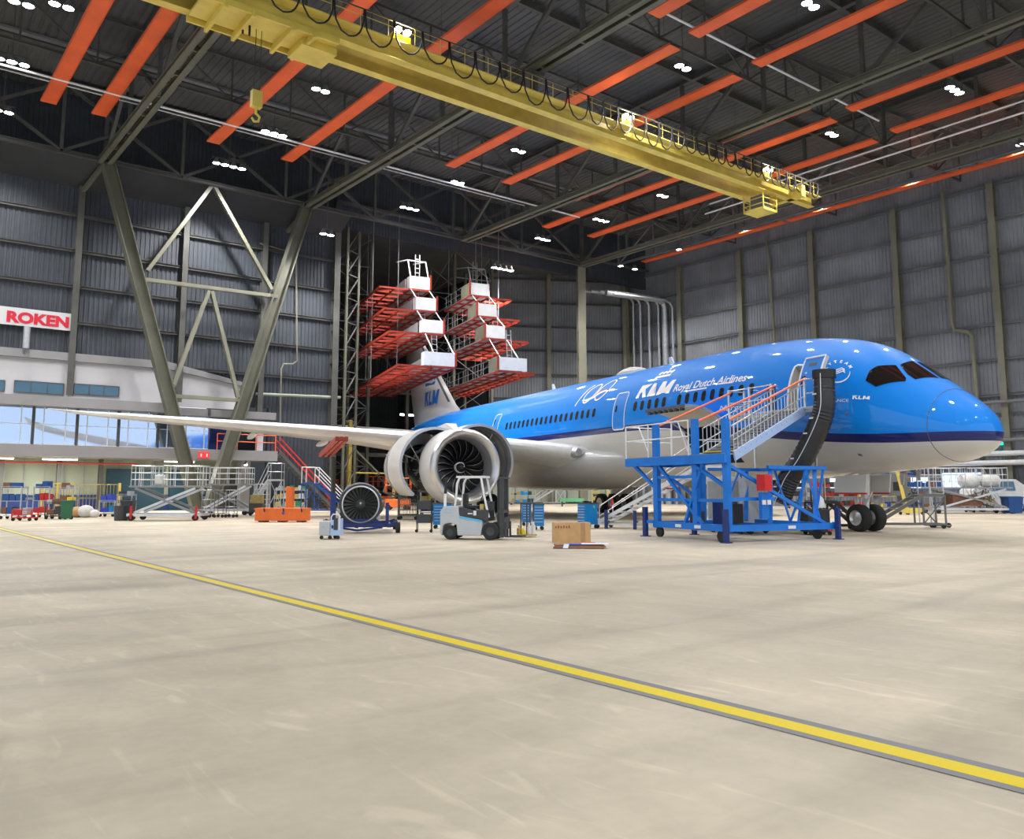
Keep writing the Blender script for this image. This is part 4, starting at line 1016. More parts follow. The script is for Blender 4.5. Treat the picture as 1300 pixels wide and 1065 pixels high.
# ---------------------------------------------------------------- tail docks
def tower(sd,name_):
    """sd=+1 starboard dock, -1 port dock; coordinates in the airliner frame"""
    t=thing('tail_dock',f'{name_} tail dock tower with four red grid platforms and white parapets','tail dock',ac(54,sd*6,0),pi/2-TH)
    L=lambda s,v,z:Vector(ac(s,v,z))
    lv=[(11.0,43.0,65.5,7.9,1.9),(14.05,45.6,60,6.3,1.9),(16.25,47.3,60,6.2,1.9),(18.4,48.9,60,6.2,1.9)]
    nmz=['lowest','second','third','top']
    for k,(z,s0,s1,vo,vi) in enumerate(lv):
        b=MB();w=.09
        inn=vi+1.75;out=vo if k else (6.4 if sd>0 else 5.2)
        if sd<0: s1=min(s1,61.5 if k==0 else 57);out=6.0 if k else out
        sk=.085 if k==0 else .045;sf=s0
        L=lambda s,v,z:Vector(ac(s,v-sk*max(0,s-sf),z))
        # open red frame (outer part) and plated inner walk
        n=int((s1-s0-.5)/1.5)
        for i in range(n+1):
            s=s0+.3+(s1-s0-.3)*i/n;b.bar(L(s,sd*inn,z),L(s,sd*out,z),.10,.16)
        for v in (inn,(inn+out)/2,out): b.bar(L(s0+.3,sd*v,z),L(s1,sd*v,z),.12,.2)
        for i in range(0,n,2):
            a=s0+.3+(s1-s0-.3)*i/n;c=s0+.3+(s1-s0-.3)*(i+1)/n;b.bar(L(a,sd*inn,z),L(c,sd*out,z),.06,.1)
        p=b.build('grid_platform',M['dock_red'],t)
        q=MB();q.slab([L(s0,sd*vi,z+.1),L(s1-1,sd*vi,z+.1),L(s1-1,sd*inn,z+.1),L(s0,sd*inn,z+.1)],.06);q.build('walkway_deck',M['plank_grey'],p)
        q=MB();m=int((s1-s0)/1.9)
        for i in range(m+1):
            s=s0+(s1-1-s0)*i/m;q.bar(L(s,sd*vi,z-.02),L(s,sd*inn,z-.02),.12,.14)
        for v in (vi,(vi+inn)/2,inn): q.bar(L(s0,sd*v,z-.02),L(s1-1,sd*v,z-.02),.10,.16)
        q.build('deck_beams',M['dock_red'],p)
        # white boarded parapet on the front, beige boarded inner side
        hh=1.05;wid=1.75 if k else 2.5
        q=MB();q.bar(L(s0,sd*(vi),z+.1+hh/2),L(s0,sd*(vi+wid),z+.1+hh/2),.05,hh);q.bar(L(s0,sd*(vi+wid),z+.1+hh/2),L(s0+.9,sd*(vi+wid),z+.1+hh/2),.05,hh);q.build('white_parapet',M['white_paint'],t)
        if sd>0: MB().bar(L(s0+1,sd*(inn+.1),z+.6),L(s0+7,sd*(inn+.1),z+.6),.05,1.).build('boarding',M['plank_grey'],t)
        else:
            MB().bar(L(s0,sd*(vi),z+.6),L(s0+2.4,sd*(vi),z+.6),.05,1.1).build('boarding',M['olive_light'],t)
            MB().bar(L(s0+1,sd*vi,z+.05),L(s1-1,sd*vi,z+.05),.1,.12).build('edge_strip',M['galv'],t)
        MB().bar(L(s0-.05,sd*(vi-.08),z+.1),L(s0-.05,sd*(vi-.08),z+1.35),.13).build('red_post',M['dock_red'],t)
        q=MB();rs=s0+1
        while rs<s1-1: q.tube(L(rs,sd*vi,z+.1),L(rs,sd*vi,z+1.2),.02,5);rs+=1.4
        for h in (.65,1.2): q.tube(L(s0,sd*vi,z+h),L(s1-1,sd*vi,z+h),.02,5)
        q.build('handrail',M['galv'],t)
        # ladder to the next level
        if k<3:
            z2=lv[k+1][0]+.9;q=MB();s=s0+2.2;v=vi+ (1.0 if sd>0 else 1.9)
            for dv in (-.22,.22): q.bar(L(s,sd*(v+dv),z),L(s+.5,sd*(v+dv),z2),.06)
            for j in range(9): f=j/9;q.bar(L(s+.5*f,sd*(v-.22),z+(z2-z)*f),L(s+.5*f,sd*(v+.22),z+(z2-z)*f),.05)
            q.build('ladder',M['galv'],t)
        # sloping outer stays
        if k<3:
            z3,s3=lv[k+1][0],lv[k+1][1]
            for v in ((vi+.1),(vi+1.75)): MB().tube(L(s0,sd*v,z+1.1),L(s3,sd*v,z3),.045,6).build('stay',M['white_metal'],t)
    # top frame
    L=lambda s,v,z:Vector(ac(s,v,z))
    q=MB();s0,z=48.9,18.5
    for v in (2.,3.6): q.tube(L(s0,sd*v,z+.9),L(s0+.8,sd*v,z+2.6),.06,6);q.tube(L(s0+.8,sd*v,z+2.6),L(s0+4,sd*v,z+3.2),.06,6)
    q.bar(L(s0+.8,sd*2,z+2.6),L(s0+.8,sd*3.6,z+2.6),.08)
    for dv in (2.5,2.9): q.bar(L(s0+.9,sd*dv,z),L(s0+.9,sd*dv,z+3.2),.05)
    for j in range(8): q.bar(L(s0+.9,sd*2.5,z+.4*j),L(s0+.9,sd*2.9,z+.4*j),.05)
    q.build('top_frame',M['white_metal' if sd>0 else 'grey_steel'],t)
    # masts with lattice bracing down to the floor
    S=[(59.,4.2),(59.,8.),(66.5,4.2),(66.5,8.)] if sd>0 else [(59.,4.4),(59.,8.5),(66.,4.4),(66.,8.5)]
    for s,v in S:
        MB().bar(L(s,sd*v,0),L(s,sd*v,25),.26).build('mast',M['olive' ],t)
    q=MB()
    for (s,v),(s2,v2) in ((S[0],S[1]),(S[1],S[3]),(S[0],S[2]),(S[2],S[3])):
        for j in range(9):
            z=1+2.7*j;q.bar(L(s,sd*v,z),L(s2,sd*v2,z),.09);q.bar(L(s,sd*v,z),L(s2,sd*v2,z+2.7),.07) if j%2 else q.bar(L(s2,sd*v2,z),L(s,sd*v,z+2.7),.07)
    q.build('mast_bracing',M['grey_steel'],t)
    for k,(s,v) in enumerate(((52,3.7),(55,5.6),(52,6.),(57,3.))):
        MB().tube(L(s,sd*v,11.),L(s,sd*v,25.8),.035,5).build('hanger',M['grey_steel'],t)
    return t
tower(1,'left');tower(-1,'right')
# outer lattice mast at the mouth of the recess
t=thing('lattice_mast','tall narrow lattice mast at the left side of the tail recess','mast',(33.2,64.8,0))
for x,y in ((32.6,64.6),(34.2,65.6)): MB().bar((x,y,0),(x,y,24),.2).build('upright',M['olive'],t)
b=MB()
for j in range(11): b.bar((32.6,64.6,1+2.1*j),(34.2,65.6,1+2.1*(j+1)),.08);b.bar((32.6,64.6,1+2.1*j),(34.2,65.6,1+2.1*j),.06)
b.build('bracing',M['grey_steel'],t)
t=thing('recess_light','yellowish tube light in the dark recess left of the fin','ceiling light',(44,85,5.9));p=onY(519,527,84);MB().box(p[0]-1.1,p[0]+1.1,83.9,84.1,p[2]-.1,p[2]+.12).build('tube',M['tube_glow'],t);MB().tube((p[0],84,p[2]),(p[0],84,25.9),.03,5).build('hanger',M['dark_steel'],t)
# steel clutter in the recess
tag(MB().box(34,45,82.5,83,3.3,3.7).build('recess_beam',M['grey_steel']).copy() if False else MB().box(32.5,55,80,80.4,5.0,5.4).bar((48,80.2,0),(48,80.2,25),.35).bar((54,80.2,0),(54,80.2,25),.35).bar((42,80.2,5.2),(48,80.2,0),.15).bar((32.5,80.2,12),(55,80.2,12),.2).bar((32.5,80.2,20),(55,80.2,20),.2).bar((36,80.2,12),(42,80.2,20),.14).bar((48,80.2,12),(54,80.2,20),.14).bar((48,80.2,12),(42,80.2,20),.14).bar((36,80.2,0),(36,80.2,5.2),.3).bar((42,80.2,0),(42,80.2,5.2),.3).bar((36,80.2,5.2),(42,80.2,0),.15).build('steel_portal',M['dark_steel']),'dark steel portal with a diagonal inside the tail recess','steel frame')
p=onz(443,655);t=thing('braced_portal','yellow post and diagonal braces behind the loose engine','steel frame',(39,66,0))
a=onY(444,565,66);MB().bar((a[0],66,0),(a[0],66,7.5),.3).build('post',M['crane_yellow'],t)
for q1,q2 in (((448,568),(482,602)),((487,625),(505,575))):
    u,v=onY(*q1,66),onY(*q2,66);MB().bar(u,v,.14).build('brace',M['olive_light'],t)
u,v=onY(448,600,66),onY(500,601,66);MB().bar(u,v,.12).build('rail',M['crane_yellow'],t)
u,v=onY(500,601,66),onY(500,601,66);MB().bar((v[0],66,0),(v[0],66,v[2]),.16).build('post',M['crane_yellow'],t)
# red underside of the dock behind the wing
u=[onz(*q,3.6) for q in ((407,578),(425,560),(455,560),(440,578))]
t=thing('low_dock_platform','low orange red platform edge seen under the wing by the tail recess','platform',(u[0][0],u[0][1],0));b=MB();A1,A2,A3,A4=[Vector(q_) for q_ in (onz(406,578,3.55),onz(428,557,3.8),onz(440,557,3.8),onz(420,578,3.55))]
for q1,q2 in ((A1,A2),(A4,A3),((A1+A4)/2,(A2+A3)/2)): b.bar(q1,q2,.14,.2)
for k in range(9): b.bar(A1.lerp(A2,k/8),A4.lerp(A3,k/8),.14,.12)
b.build('platform_plate',M['dock_red'],t)
q=onz(424,578,3.55);MB().bar((q[0],q[1],0),(q[0],q[1],3.45),.2).build('post',M['dark_steel'],t)
# ---------------------------------------------------------------- things on the floor
VR=-YAW
def at(px,py,dx=0,dy=0):
    p=onz(px,py);return (p[0]+dx*cos(VR)-dy*sin(VR),p[1]+dx*sin(VR)+dy*cos(VR),0)
def wheels(t,pts,r=.09,w=.05,ax=(0,1,0),name='caster'):
    for x,y in pts:
        MB().tube((x-ax[0]*w/2,y-ax[1]*w/2,r),(x+ax[0]*w/2,y+ax[1]*w/2,r),r,14).mat(1).bar((x,y,r),(x,y,r*2.2),w*.5).build(name,[M['rubber'],M['galv']],t,local=True)
def railing(t,pts,h,mt,r=.02,rails=(1.,.5),step=1.,name='railing',z=None):
    """posts and rails along local points (x,y,z)"""
    b=MB()
    for p,q in zip(pts,pts[1:]):
        P=Vector(p);Q=Vector(q);n=max(1,int(round((Q-P).length/step)))
        for k in range(n+1): a=P.lerp(Q,k/n);b.tube(a,a+Vector((0,0,h)),r,6)
        for f in rails: b.tube(P+Vector((0,0,h*f)),Q+Vector((0,0,h*f)),r,6)
    return b.build(name,M[mt],t,local=True)

# forklift
p,q=onz(574,685.5),onz(629,683);c=((p[0]+q[0])/2,(p[1]+q[1])/2,0)
fk=thing('forklift','light grey and black counterbalance forklift parked in front of the engine','forklift',c,radians(-50));fk.scale=(.94,.94,.94)
W=.52
def wl_(name,x,y,r,w,t,hub='white_metal'):
    MB().lathe([(-w/2,r*.5),(-w/2,r*.88),(-w*.3,r),(w*.3,r),(w/2,r*.88),(w/2,r*.5)],(x,y,r),(0,1,0),26).mat(1).lathe([(-w*.42,.01),(-w*.42,r*.3),(-w/2,r*.52)],(x,y,r),(0,1,0),20).lathe([(w*.42,.01),(w*.42,r*.3),(w/2,r*.52)],(x,y,r),(0,1,0),20).build(name,[M['rubber'],M[hub]],t,local=True,smooth=True)
for y in (-.45,.45): wl_('wheel',-.72,y,.24,.18,fk,'dark_plastic');wl_('wheel',.70,y,.29,.22,fk,'dark_plastic')
MB().prism([(-1.08,.22),(-1.0,.12),(-.98,.42),(-.93,.52),(-.72,.56),(-.5,.50),(-.46,.14),(.36,.14),(.42,.52),(.40,.66),(-.40,.80),(-.44,1.12),(-.95,1.12),(-1.08,.95)],1,-W,W).build('chassis',M['forklift_grey'],fk,local=True,bevel=.03)
for y in (-W-.006,W+.006): MB().prism([(-.38,.72),(.40,.60),(.40,.66),(-.40,.80)],1,y-.006,y+.006).build('side_stripe',M['stripe_cyan'],fk,local=True)
for z in (1.0,.9): MB().box(-.98,-.62,-W-.004,-W+.004,z,z+.015).build('decal_line',M['stripe_cyan'],fk,local=True)
MB().prism([(-.42,.80),(.42,.66),(.62,.62),(.62,1.0),(.5,1.02),(.12,.98),(-.42,1.1)],1,-W+.03,W-.03).build('battery_cover',M['dark_plastic'],fk,local=True,bevel=.02)
MB().box(-.3,.18,-.24,.24,1.03,1.15).box(-.36,-.26,-.24,.24,1.1,1.55).build('seat',M['black'],fk,local=True,bevel=.03)
MB().box(.45,.62,-.4,.4,.66,1.28).tube((.42,.05,1.25),(.3,.05,1.42),.025,8).build('dashboard',M['dark_plastic'],fk,local=True)
b=MB();b.path([(.3+.12*sin(a)*.5,.05+.17*cos(a),1.43+.12*sin(a)) for a in [2*pi*k/16 for k in range(17)]],.016,6);b.build('steering_wheel',M['black'],fk,local=True)
for y in (-.44,.44):
    MB().path([(-.58,y,1.05),(-.53,y,1.5),(-.5,y,1.9),(-.42,y,2.08),(-.25,y,2.13)],.04,8).build('rear_post',M['white_paint'],fk,local=True,smooth=True)
    MB().path([(.62,y,.75),(.45,y,1.5),(.34,y,2.10)],.04,8).build('front_post',M['white_paint'],fk,local=True,smooth=True)
b=MB()
for y in (-.44,.44): b.bar((-.5,y,2.12),(.4,y,2.12),.07)
for k in range(7): x=-.35+.11*k;b.bar((x,-.44,2.12),(x,.44,2.12),.03)
b.bar((-.5,-.44,2.12),(-.5,.44,2.12),.07).bar((.4,-.44,2.12),(.4,.44,2.12),.08);b.build('overhead_guard',M['white_paint'],fk,local=True)
MB().tube((-.95,-.35,1.12),(-.95,-.35,1.55),.05,10).build('work_light',M['white_paint'],fk,local=True);MB().tube((-.95,-.35,1.55),(-.9,-.35,1.95),.05,8).build('beacon_post',M['black'],fk,local=True)
for y in (-.36,.36):
    MB().box(.98,1.12,y-.06,y+.06,.08,2.12).build('mast_rail',M['dark_plastic'],fk,local=True);MB().box(.9,.98,y-.04,y+.04,.2,2.0).build('inner_rail',M['black'],fk,local=True)
    MB().box(1.2,1.75,y-.05,y+.05,.09,.13).box(1.16,1.22,y-.05,y+.05,.09,.6).build('fork',M['dark_plastic'],fk,local=True)
MB().tube((1.05,-.2,.3),(1.05,-.2,1.95),.035,8).build('lift_cylinder',M['stringer_blue'],fk,local=True)
MB().box(.95,1.15,-.45,.45,2.05,2.12).box(.95,1.12,-.45,.45,.9,1.0).box(1.12,1.17,-.45,.45,.35,.75).build('mast_crossbar',M['dark_plastic'],fk,local=True)
MB().box(.1,.2,-W-.005,-W+.02,.82,.98).box(-.1,.06,-W+.0,-W+.025,.86,.9).build('label',M['white_paint'],fk,local=True)
MB().box(.3,.44,-.42,-.28,1.0,1.2).build('fire_extinguisher_bracket',M['brass'],fk,local=True)

# loose engine on its stand
fp=onz(457,677.5);dirv=Vector((fp[0],fp[1],0)).normalized();ea=atan2(dirv.y,dirv.x)
ec=Vector((fp[0],fp[1],0))+dirv*.6
en=thing('loose_engine','dismounted jet engine with bare fan and bright rim on a blue wheeled stand','aircraft engine',ec,ea)
CZ=1.04
FR=.645
MB().lathe([(-.02,FR),(0,FR+.035),(.06,FR+.05),(.06,FR+.01),(.0,FR)],(0,0,CZ),(1,0,0),56).build('fan_rim',M['white_metal'],en,local=True,smooth=True)
MB().lathe([(.06,FR),(.06,FR+.12),(.5,FR+.17),(.55,FR+.1),(.9,FR+.09),(.95,FR-.1),(1.3,.42),(2.3,.40),(2.6,.36),(2.6,.1)],(0,0,CZ),(1,0,0),40).mat(1).lathe([(.0,FR),(.6,FR-.01)],(0,0,CZ),(1,0,0),40).build('fan_case',[M['dark_plastic'],M['inlet_grey']],en,local=True,smooth=True,fix=False)
MB().lathe([(-.06,.001),(.02,.05),(.2,.17),(.3,.20)],(0,0,CZ),(1,0,0),24).build('spinner',M['fan_titanium'],en,local=True,smooth=True)
MB().prism([(-.012,CZ-.03),(.012,CZ-.03),(.03,CZ+.07),(-.02,CZ+.08)],0,-.03,-.02).build('spinner_mark',M['logo_white'],en,local=True)
MB().disc((.42,0,CZ),(-1,0,0),FR-.01,40).build('fan_backing',M['black'],en,local=True,fix=False)
for q in range(24):
    a0=2*pi*q/24
    def bp(i,j):
        r=.17+(FR-.19)*i/6;t=i/6;ch=.045+.035*t;tw=radians(20+22*t);s=(j/3-.5)*2*ch/1.1
        return (.24+s*cos(tw)*.8,r*cos(a0+s*sin(tw)/r),CZ+r*sin(a0+s*sin(tw)/r))
    MB().grid(bp,6,3).build('fan_blade',M['fan_titanium'],en,local=True,smooth=True,fix=False)
rnd=random.Random(11)
for q in range(26):
    a=rnd.uniform(0,2*pi);r=FR+.12+rnd.uniform(0,.07);x=rnd.uniform(.1,.7);l=rnd.uniform(.1,.5);a2=a+rnd.uniform(.1,.7)
    MB().path([(x,r*cos(a),CZ+r*sin(a)),(x+l*.3,r*cos((a+a2)/2)*1.03,CZ+r*sin((a+a2)/2)*1.03),(x+l,r*cos(a2),CZ+r*sin(a2))],rnd.uniform(.012,.035),6).build('engine_pipe',M[rnd.choice(['galv','dark_plastic','alu','brass'])],en,local=True)
for q in range(7):
    a=-.3-q*.37;r=FR+.17;MB().box(-.08,.08,-.07,.07,-.07,.07).xf(Matrix.Translation((.3+.1*(q%3),r*cos(a),CZ+r*sin(a)))@Matrix.Rotation(a,4,'X')).build('accessory_unit',M['dark_plastic' if q%2 else 'galv'],en,local=True)
b=MB();b.bar((-.1,-1.15,.28),(-.1,1.15,.28),.16,.14).bar((2.6,-1.15,.28),(2.6,1.15,.28),.16,.14)
for y in (-1.05,1.05): b.bar((-.5,y,.28),(2.9,y,.28),.14,.14)
b.bar((-.1,-.8,.2),(-.55,.1,.12),.07).bar((-.1,.75,.2),(-.55,.1,.12),.07);b.build('stand_base',M['deep_blue'],en,local=True)
for y in (1.0,): MB().box(.1,.4,y-.1,y+.1,.3,1.45).bar((.25,y,1.3),(.25,y-.25,1.15),.1).build('stand_upright',M['deep_blue'],en,local=True)
MB().box(.1,.3,-1.05,-.93,.3,1.1).build('stand_upright',M['deep_blue'],en,local=True)
MB().prism([(-.9,.35),(.9,.35),(.55,.5),(-.55,.5)],0,.1,.3).build('cradle',M['deep_blue'],en,local=True)
for x,y in ((-.15,-1.38),(-.15,1.38),(2.6,-1.38),(2.6,1.38)):
    MB().tube((x,y-.08,.2),(x,y+.08,.2),.2,18).mat(1).tube((x,y-.085,.2),(x,y+.085,.2),.09,12).build('stand_wheel',[M['rubber'],M['deep_blue']],en,local=True)
    MB().bar((x,y*.82,.28),(x,y,.36),.16).build('wheel_arm',M['deep_blue'],en,local=True)

# white mobile unit with a tube handle
u=thing('mobile_unit','white two part wheeled suction unit with tube handle before the loose engine','machine',at(420,684),VR)
MB().box(-.33,.03,-.3,.3,.12,.58).build('tank_box',M['forklift_grey'],u,local=True,bevel=.03)
MB().prism([(.03,.12),(.33,.12),(.33,.66),(.05,.6)],1,-.32,.3).build('pump_box',M['stringer_blue'],u,local=True,bevel=.02)
MB().path([(.06,-.3,.5),(.06,-.3,.72),(.12,-.3,.80),(.27,-.3,.80),(.33,-.3,.72),(.33,-.3,.3)],.022,8).build('handle',M['white_paint'],u,local=True,smooth=True)
MB().box(.15,.28,-.335,-.315,.30,.68).build('control_panel',M['dark_plastic'],u,local=True);MB().box(.08,.14,-.335,-.32,.35,.45).build('emblem',M['deep_blue'],u,local=True);MB().lathe([(0,.001),(.01,.05)],(-.2,-.31,.38),(0,-1,0),12).build('gauge',M['galv'],u,local=True)
wheels(u,[(-.25,-.25),(.02,-.25),(.1,.2),(.28,-.25)],.06,.05)

# long orange chest
u=thing('orange_chest','long low orange steel chest with three black latches on the floor','chest',at(356,663,0,.4),VR-.05)
MB().box(-1.27,1.27,-.4,.4,.07,.66).build('body',M['orange'],u,local=True,bevel=.02)
MB().box(-1.29,1.29,-.42,.42,.60,.68).build('lid',M['orange'],u,local=True)
for x in (-.8,.15,1.05): MB().bar((x,-.43,.68),(x+.02,-.43,.5),.05).build('latch',M['black'],u,local=True)
MB().box(.08,.2,-.415,-.405,.38,.48).build('sticker',M['violet_blue'],u,local=True)
for x in (-.95,0,.95): MB().box(x-.14,x+.14,-.38,.38,0,.07).build('foot',M['dark_plastic'],u,local=True)
u=thing('orange_cabinet','narrow upright orange cabinet standing right behind the long orange chest','cabinet',at(357,661,0,1.6),VR)
MB().box(-.18,.18,-.2,.2,.05,1.72).build('body',M['orange'],u,local=True);MB().box(-.16,.16,-.21,-.2,.1,1.68).build('door',M['orange'],u,local=True)

# cardboard box and flattened pile
u=thing('cardboard_box','open tan cardboard box standing on the floor in front of the pile','box',at(726,689.5,0,.3),VR+.02)
MB().box(-.56,.56,-.28,-.26,0,.60).box(-.56,.56,.26,.28,0,.6).box(-.56,-.54,-.26,.26,0,.6).box(.54,.56,-.26,.26,0,.6).box(-.54,.54,-.26,.26,0,.02).build('box_walls',M['cardboard'],u,local=True)
MB().box(.26,.40,-.285,-.281,0,.6).build('dark_panel',M['cardboard_dark'],u,local=True)  # upright strip of darker cardboard on the box front
for k in range(6): MB().box(-.5+.08*k,-.46+.08*k,-.285,-.281,.44,.5+.02*(k%2)).build('hand_slot',M['wood'],u,local=True)
MB().add([(-.54,-.28,.6),(.54,-.28,.6),(.5,-.1,.62),(-.5,-.1,.61)],[(0,1,2,3)]).build('flap',M['cardboard_dark'],u,local=True,fix=False)
u=thing('pallet_pile','low pile of boards and blue printed sheets on the floor beside the cardboard box','pile',at(738,696,0,.1),VR-.05)
for k,(mt_,x0,x1,y0,y1) in enumerate((('wood',-.75,.62,-.35,.45),('cardboard_dark',-.7,.66,-.33,.42),('wood',-.72,.6,-.3,.4))):
    MB().box(x0,x1,y0,y1,.035*k,.035*k+.03).xf(Matrix.Rotation(.06*k-.05,4,'Z')).build('board',M[mt_],u,local=True)
MB().box(-.35,.3,-.3,.1,.105,.12).xf(Matrix.Rotation(.15,4,'Z')).build('sheet',M['violet_blue'],u,local=True)
MB().box(.0,.75,-.32,.1,.12,.135).build('sheet',M['paper'],u,local=True);MB().box(.05,.4,.1,.4,.12,.14).build('sheet',M['red'],u,local=True)
MB().add([(-.5,-.38,.02),(-.36,-.42,.02),(-.33,-.34,.13),(-.47,-.33,.13)],[(0,1,2,3)]).build('loose_leaf',M['paper'],u,local=True,fix=False)

# blue tool cabinets
def tool_cabinet(label,p,rz,w,d,h,turned=False,mt_='cabinet_blue'):
    u=thing('tool_cabinet',label,'tool cabinet',p,rz,None)
    MB().box(-w/2,w/2,-d/2,d/2,.16,h).build('body',M[mt_],u,local=True,bevel=.01)
    MB().box(-w/2-.01,w/2+.01,-d/2-.01,d/2+.01,h,h+.04).build('top_mat',M['dark_plastic'],u,local=True)
    z=.2
    for k,hh in enumerate((.16,.13,.11,.11,.11,.11)):
        if z+hh>h: break
        o=MB().box(-w/2+.03,w/2-.03,-d/2-.015,-d/2,z,z+hh-.02).build('drawer',M[mt_],u,local=True)
        MB().box(-w/2+.05,w/2-.05,-d/2-.035,-d/2-.015,z+hh-.045,z+hh-.028).build('drawer_handle',M['alu'],o,local=True);z+=hh
    wheels(u,[(-w/2+.08,-d/2+.06),(w/2-.08,-d/2+.06),(-w/2+.08,d/2-.06),(w/2-.08,d/2-.06)],.075,.04)
    return u
tool_cabinet('blue drawer cabinet on casters left of the cardboard box, drawers facing the camera',at(684,673,0,.25),VR,.42,.5,.98)
u=tool_cabinet('blue tool cabinet right of the cardboard box, turned to show its plain side',at(747,671,0,.3),VR+radians(-58),.55,.62,1.0)
MB().disc((.281,.12,.88),(1,0,0),.06,12).build('sticker',M['light_green'],u,local=True,fix=False)
MB().box(-.2,-.05,-.1,.1,1.04,1.12).box(.0,.12,.0,.12,1.04,1.1).build('tray',M['black'],u,local=True)
tool_cabinet('narrow blue cabinet half hidden behind the bottle trolley',at(669,668,0,.6),VR,.42,.5,.95)
tool_cabinet('blue drawer cabinet half hidden behind the forklift seat',at(560,672,0,.8),VR,.75,.55,1.0)

# trolley with bottles and tall posts
u=thing('bottle_trolley','small low trolley with glass bottles and four dark posts beside the forklift','trolley',at(669,682,0,.2),VR)
MB().box(-.33,.33,-.25,.25,.05,.1).build('tray',M['brass'],u,local=True)
for x in (-.2,.0,.22,.1):
    MB().bar((x,.0,.1),(x,.0,1.12),.05).build('post',M['dark_steel'],u,local=True)
MB().box(-.42,.55,-.1,.35,1.12,1.16).build('table_top',M['dark_steel'],u,local=True)
for x,mt_,h in ((-.12,'bright_yellow',.2),(.08,'cloth_white',.38),(.22,'cloth_white',.42),(-.27,'brass',.3)):
    MB().lathe([(0,.001),(0,.075),(h*.6,.075),(h*.8,.03),(h,.03),(h,.001)],(x,-.12,.1),(0,0,1),14).build('bottle',M[mt_],u,local=True,smooth=True)

# ---- blue access dock with gangway (airliner frame)
dk=thing('access_dock','blue steel maintenance dock with platform, jack legs and grey gangway up to the forward door','maintenance dock',ac(4.4,7.,0),pi/2-TH)
V=lambda s,v,z:Vector(ac(s,v,z))
def dbar(name,mt_,*seg,par=dk):
    b=MB()
    for s in seg: b.bar(V(*s[0]),V(*s[1]),*s[2:])
    return b.build(name,M[mt_],par)
for a,bq in (((2.4,9.2),(6.2,9.2)),((2.4,7.3),(6.2,7.3)),((2.4,9.2),(2.4,4.9)),((6.2,9.2),(6.2,4.9)),((2.4,4.9),(6.2,4.9))):
    dbar('base_beam','dock_blue',((*a,.42),(*bq,.42),.16,.2))
for s,v,h in ((6.1,9.15,3.85),(2.45,9.15,3.75),(3.95,9.15,3.85),(6.0,7.3,2.5)):
    dbar('corner_post','dock_blue',((s,v,.3),(s,v,h),.19,.19))
dk_deck=MB().slab([V(2.75,8.95,2.7),V(2.3,9.3,2.7),V(7.75,9.3,2.7),V(7.75,7.25,2.7)],.04).build('deck_plate',M['plank_grey'],dk)
for a,bq in (((2.3,9.3),(7.75,9.3)),((2.75,8.95),(7.75,7.25)),((2.75,8.95),(2.3,9.3)),((7.75,7.25),(7.75,9.3))): dbar('deck_edge','dock_blue',((*a,2.54),(*bq,2.54),.1,.28))
for a,bq in (((7.4,9.2,2.45),(6.2,9.2,1.7)),((5.9,9.2,2.4),(3.6,9.2,.5)),((4.0,9.2,2.4),(2.5,9.2,1.7)),((6.0,9.15,1.25),(2.5,9.15,1.25)),((6.0,9.15,2.0),(4.1,9.15,2.0)),((2.45,9.1,2.35),(2.45,5.2,.5)),((2.45,9.1,1.3),(2.45,7.3,1.3)),((6.1,9.1,2.3),(6.1,7.3,1.2)),((4.5,9.2,.5),(3.5,9.2,2.4))):
    dbar('brace','dock_blue',(a,bq,.1,.1))
# truss carrying the landing
for s,v in ((2.6,6.9),(2.6,5.0),(5.9,5.0)):
    dbar('inclined_leg','dock_blue',((s-.05,v+.5,.5),(s+.3,v+.1,2.3),.13,.13))
for a,bq in (((2.8,7.2,2.3),(2.8,4.7,2.3)),((6.0,7.0,2.3),(6.0,4.7,2.3)),((2.8,4.7,2.3),(6.,4.7,2.3))): dbar('frame_beam','dock_blue',(a,bq,.11,.11))
for a,bq in (((2.8,5.6,2.3),(2.5,6.3,.5)),((2.8,5.6,2.3),(2.5,5.3,.5)),((2.8,4.8,2.3),(2.5,5.6,.5)),((6,5.6,2.3),(6.2,6.4,.5)),((6,5.6,2.3),(6.2,5.0,.5)),((3.5,4.7,2.3),(4.3,4.9,.5)),((5.2,4.7,2.3),(4.3,4.9,.5))): dbar('thin_brace','dock_blue',(a,bq,.06,.06))
for s,v in ((2.2,9.45),(6.4,9.45),(2.2,4.9),(6.5,7.3)):
    b=MB().bar(V(s,v,.02),V(s,v,1.0),.14,.14).bar(V(s,v,0),V(s,v,.03),.26,.26);b.build('jack_leg',M['deep_blue'],dk)
    dbar('jack_arm','dock_blue',((s,v,.5),(2.4 if s<4 else 6.2,min(9.2,max(4.9,v)),.5),.1,.1))
for s,v in ((2.7,9.2),(5.9,9.2),(2.7,5.3),(5.9,5.3)):
    a=V(s,v,.17);MB().tube(a-Vector((AD[0],AD[1],0))*.0-Vector((AS[0],AS[1],0))*.05,a+Vector((AS[0],AS[1],0))*.05,.17,18).mat(1).bar(a,a+Vector((0,0,.2)),.08).build('dock_wheel',[M['rubber'],M['galv']],dk)
# rails on the deck
b=MB();R_=[(4.1,9.3),(5.0,9.3),(6.35,9.3),(7.75,9.3),(7.75,7.3)]
for s,v in R_: b.tube(V(s,v,2.45),V(s,v,3.82),.028,6)
for z in (3.3,3.82):
    for a,c_ in zip(R_,R_[1:]): b.tube(V(*a,z),V(*c_,z),.024,6)
b.build('deck_railing',M['white_metal'],dk)
for s0,s1 in ((4.7,4.2),(7.,6.4)): dbar('rail_brace','white_metal',((s0,9.25,3.8),(s1,9.25,2.8),.03,.03))
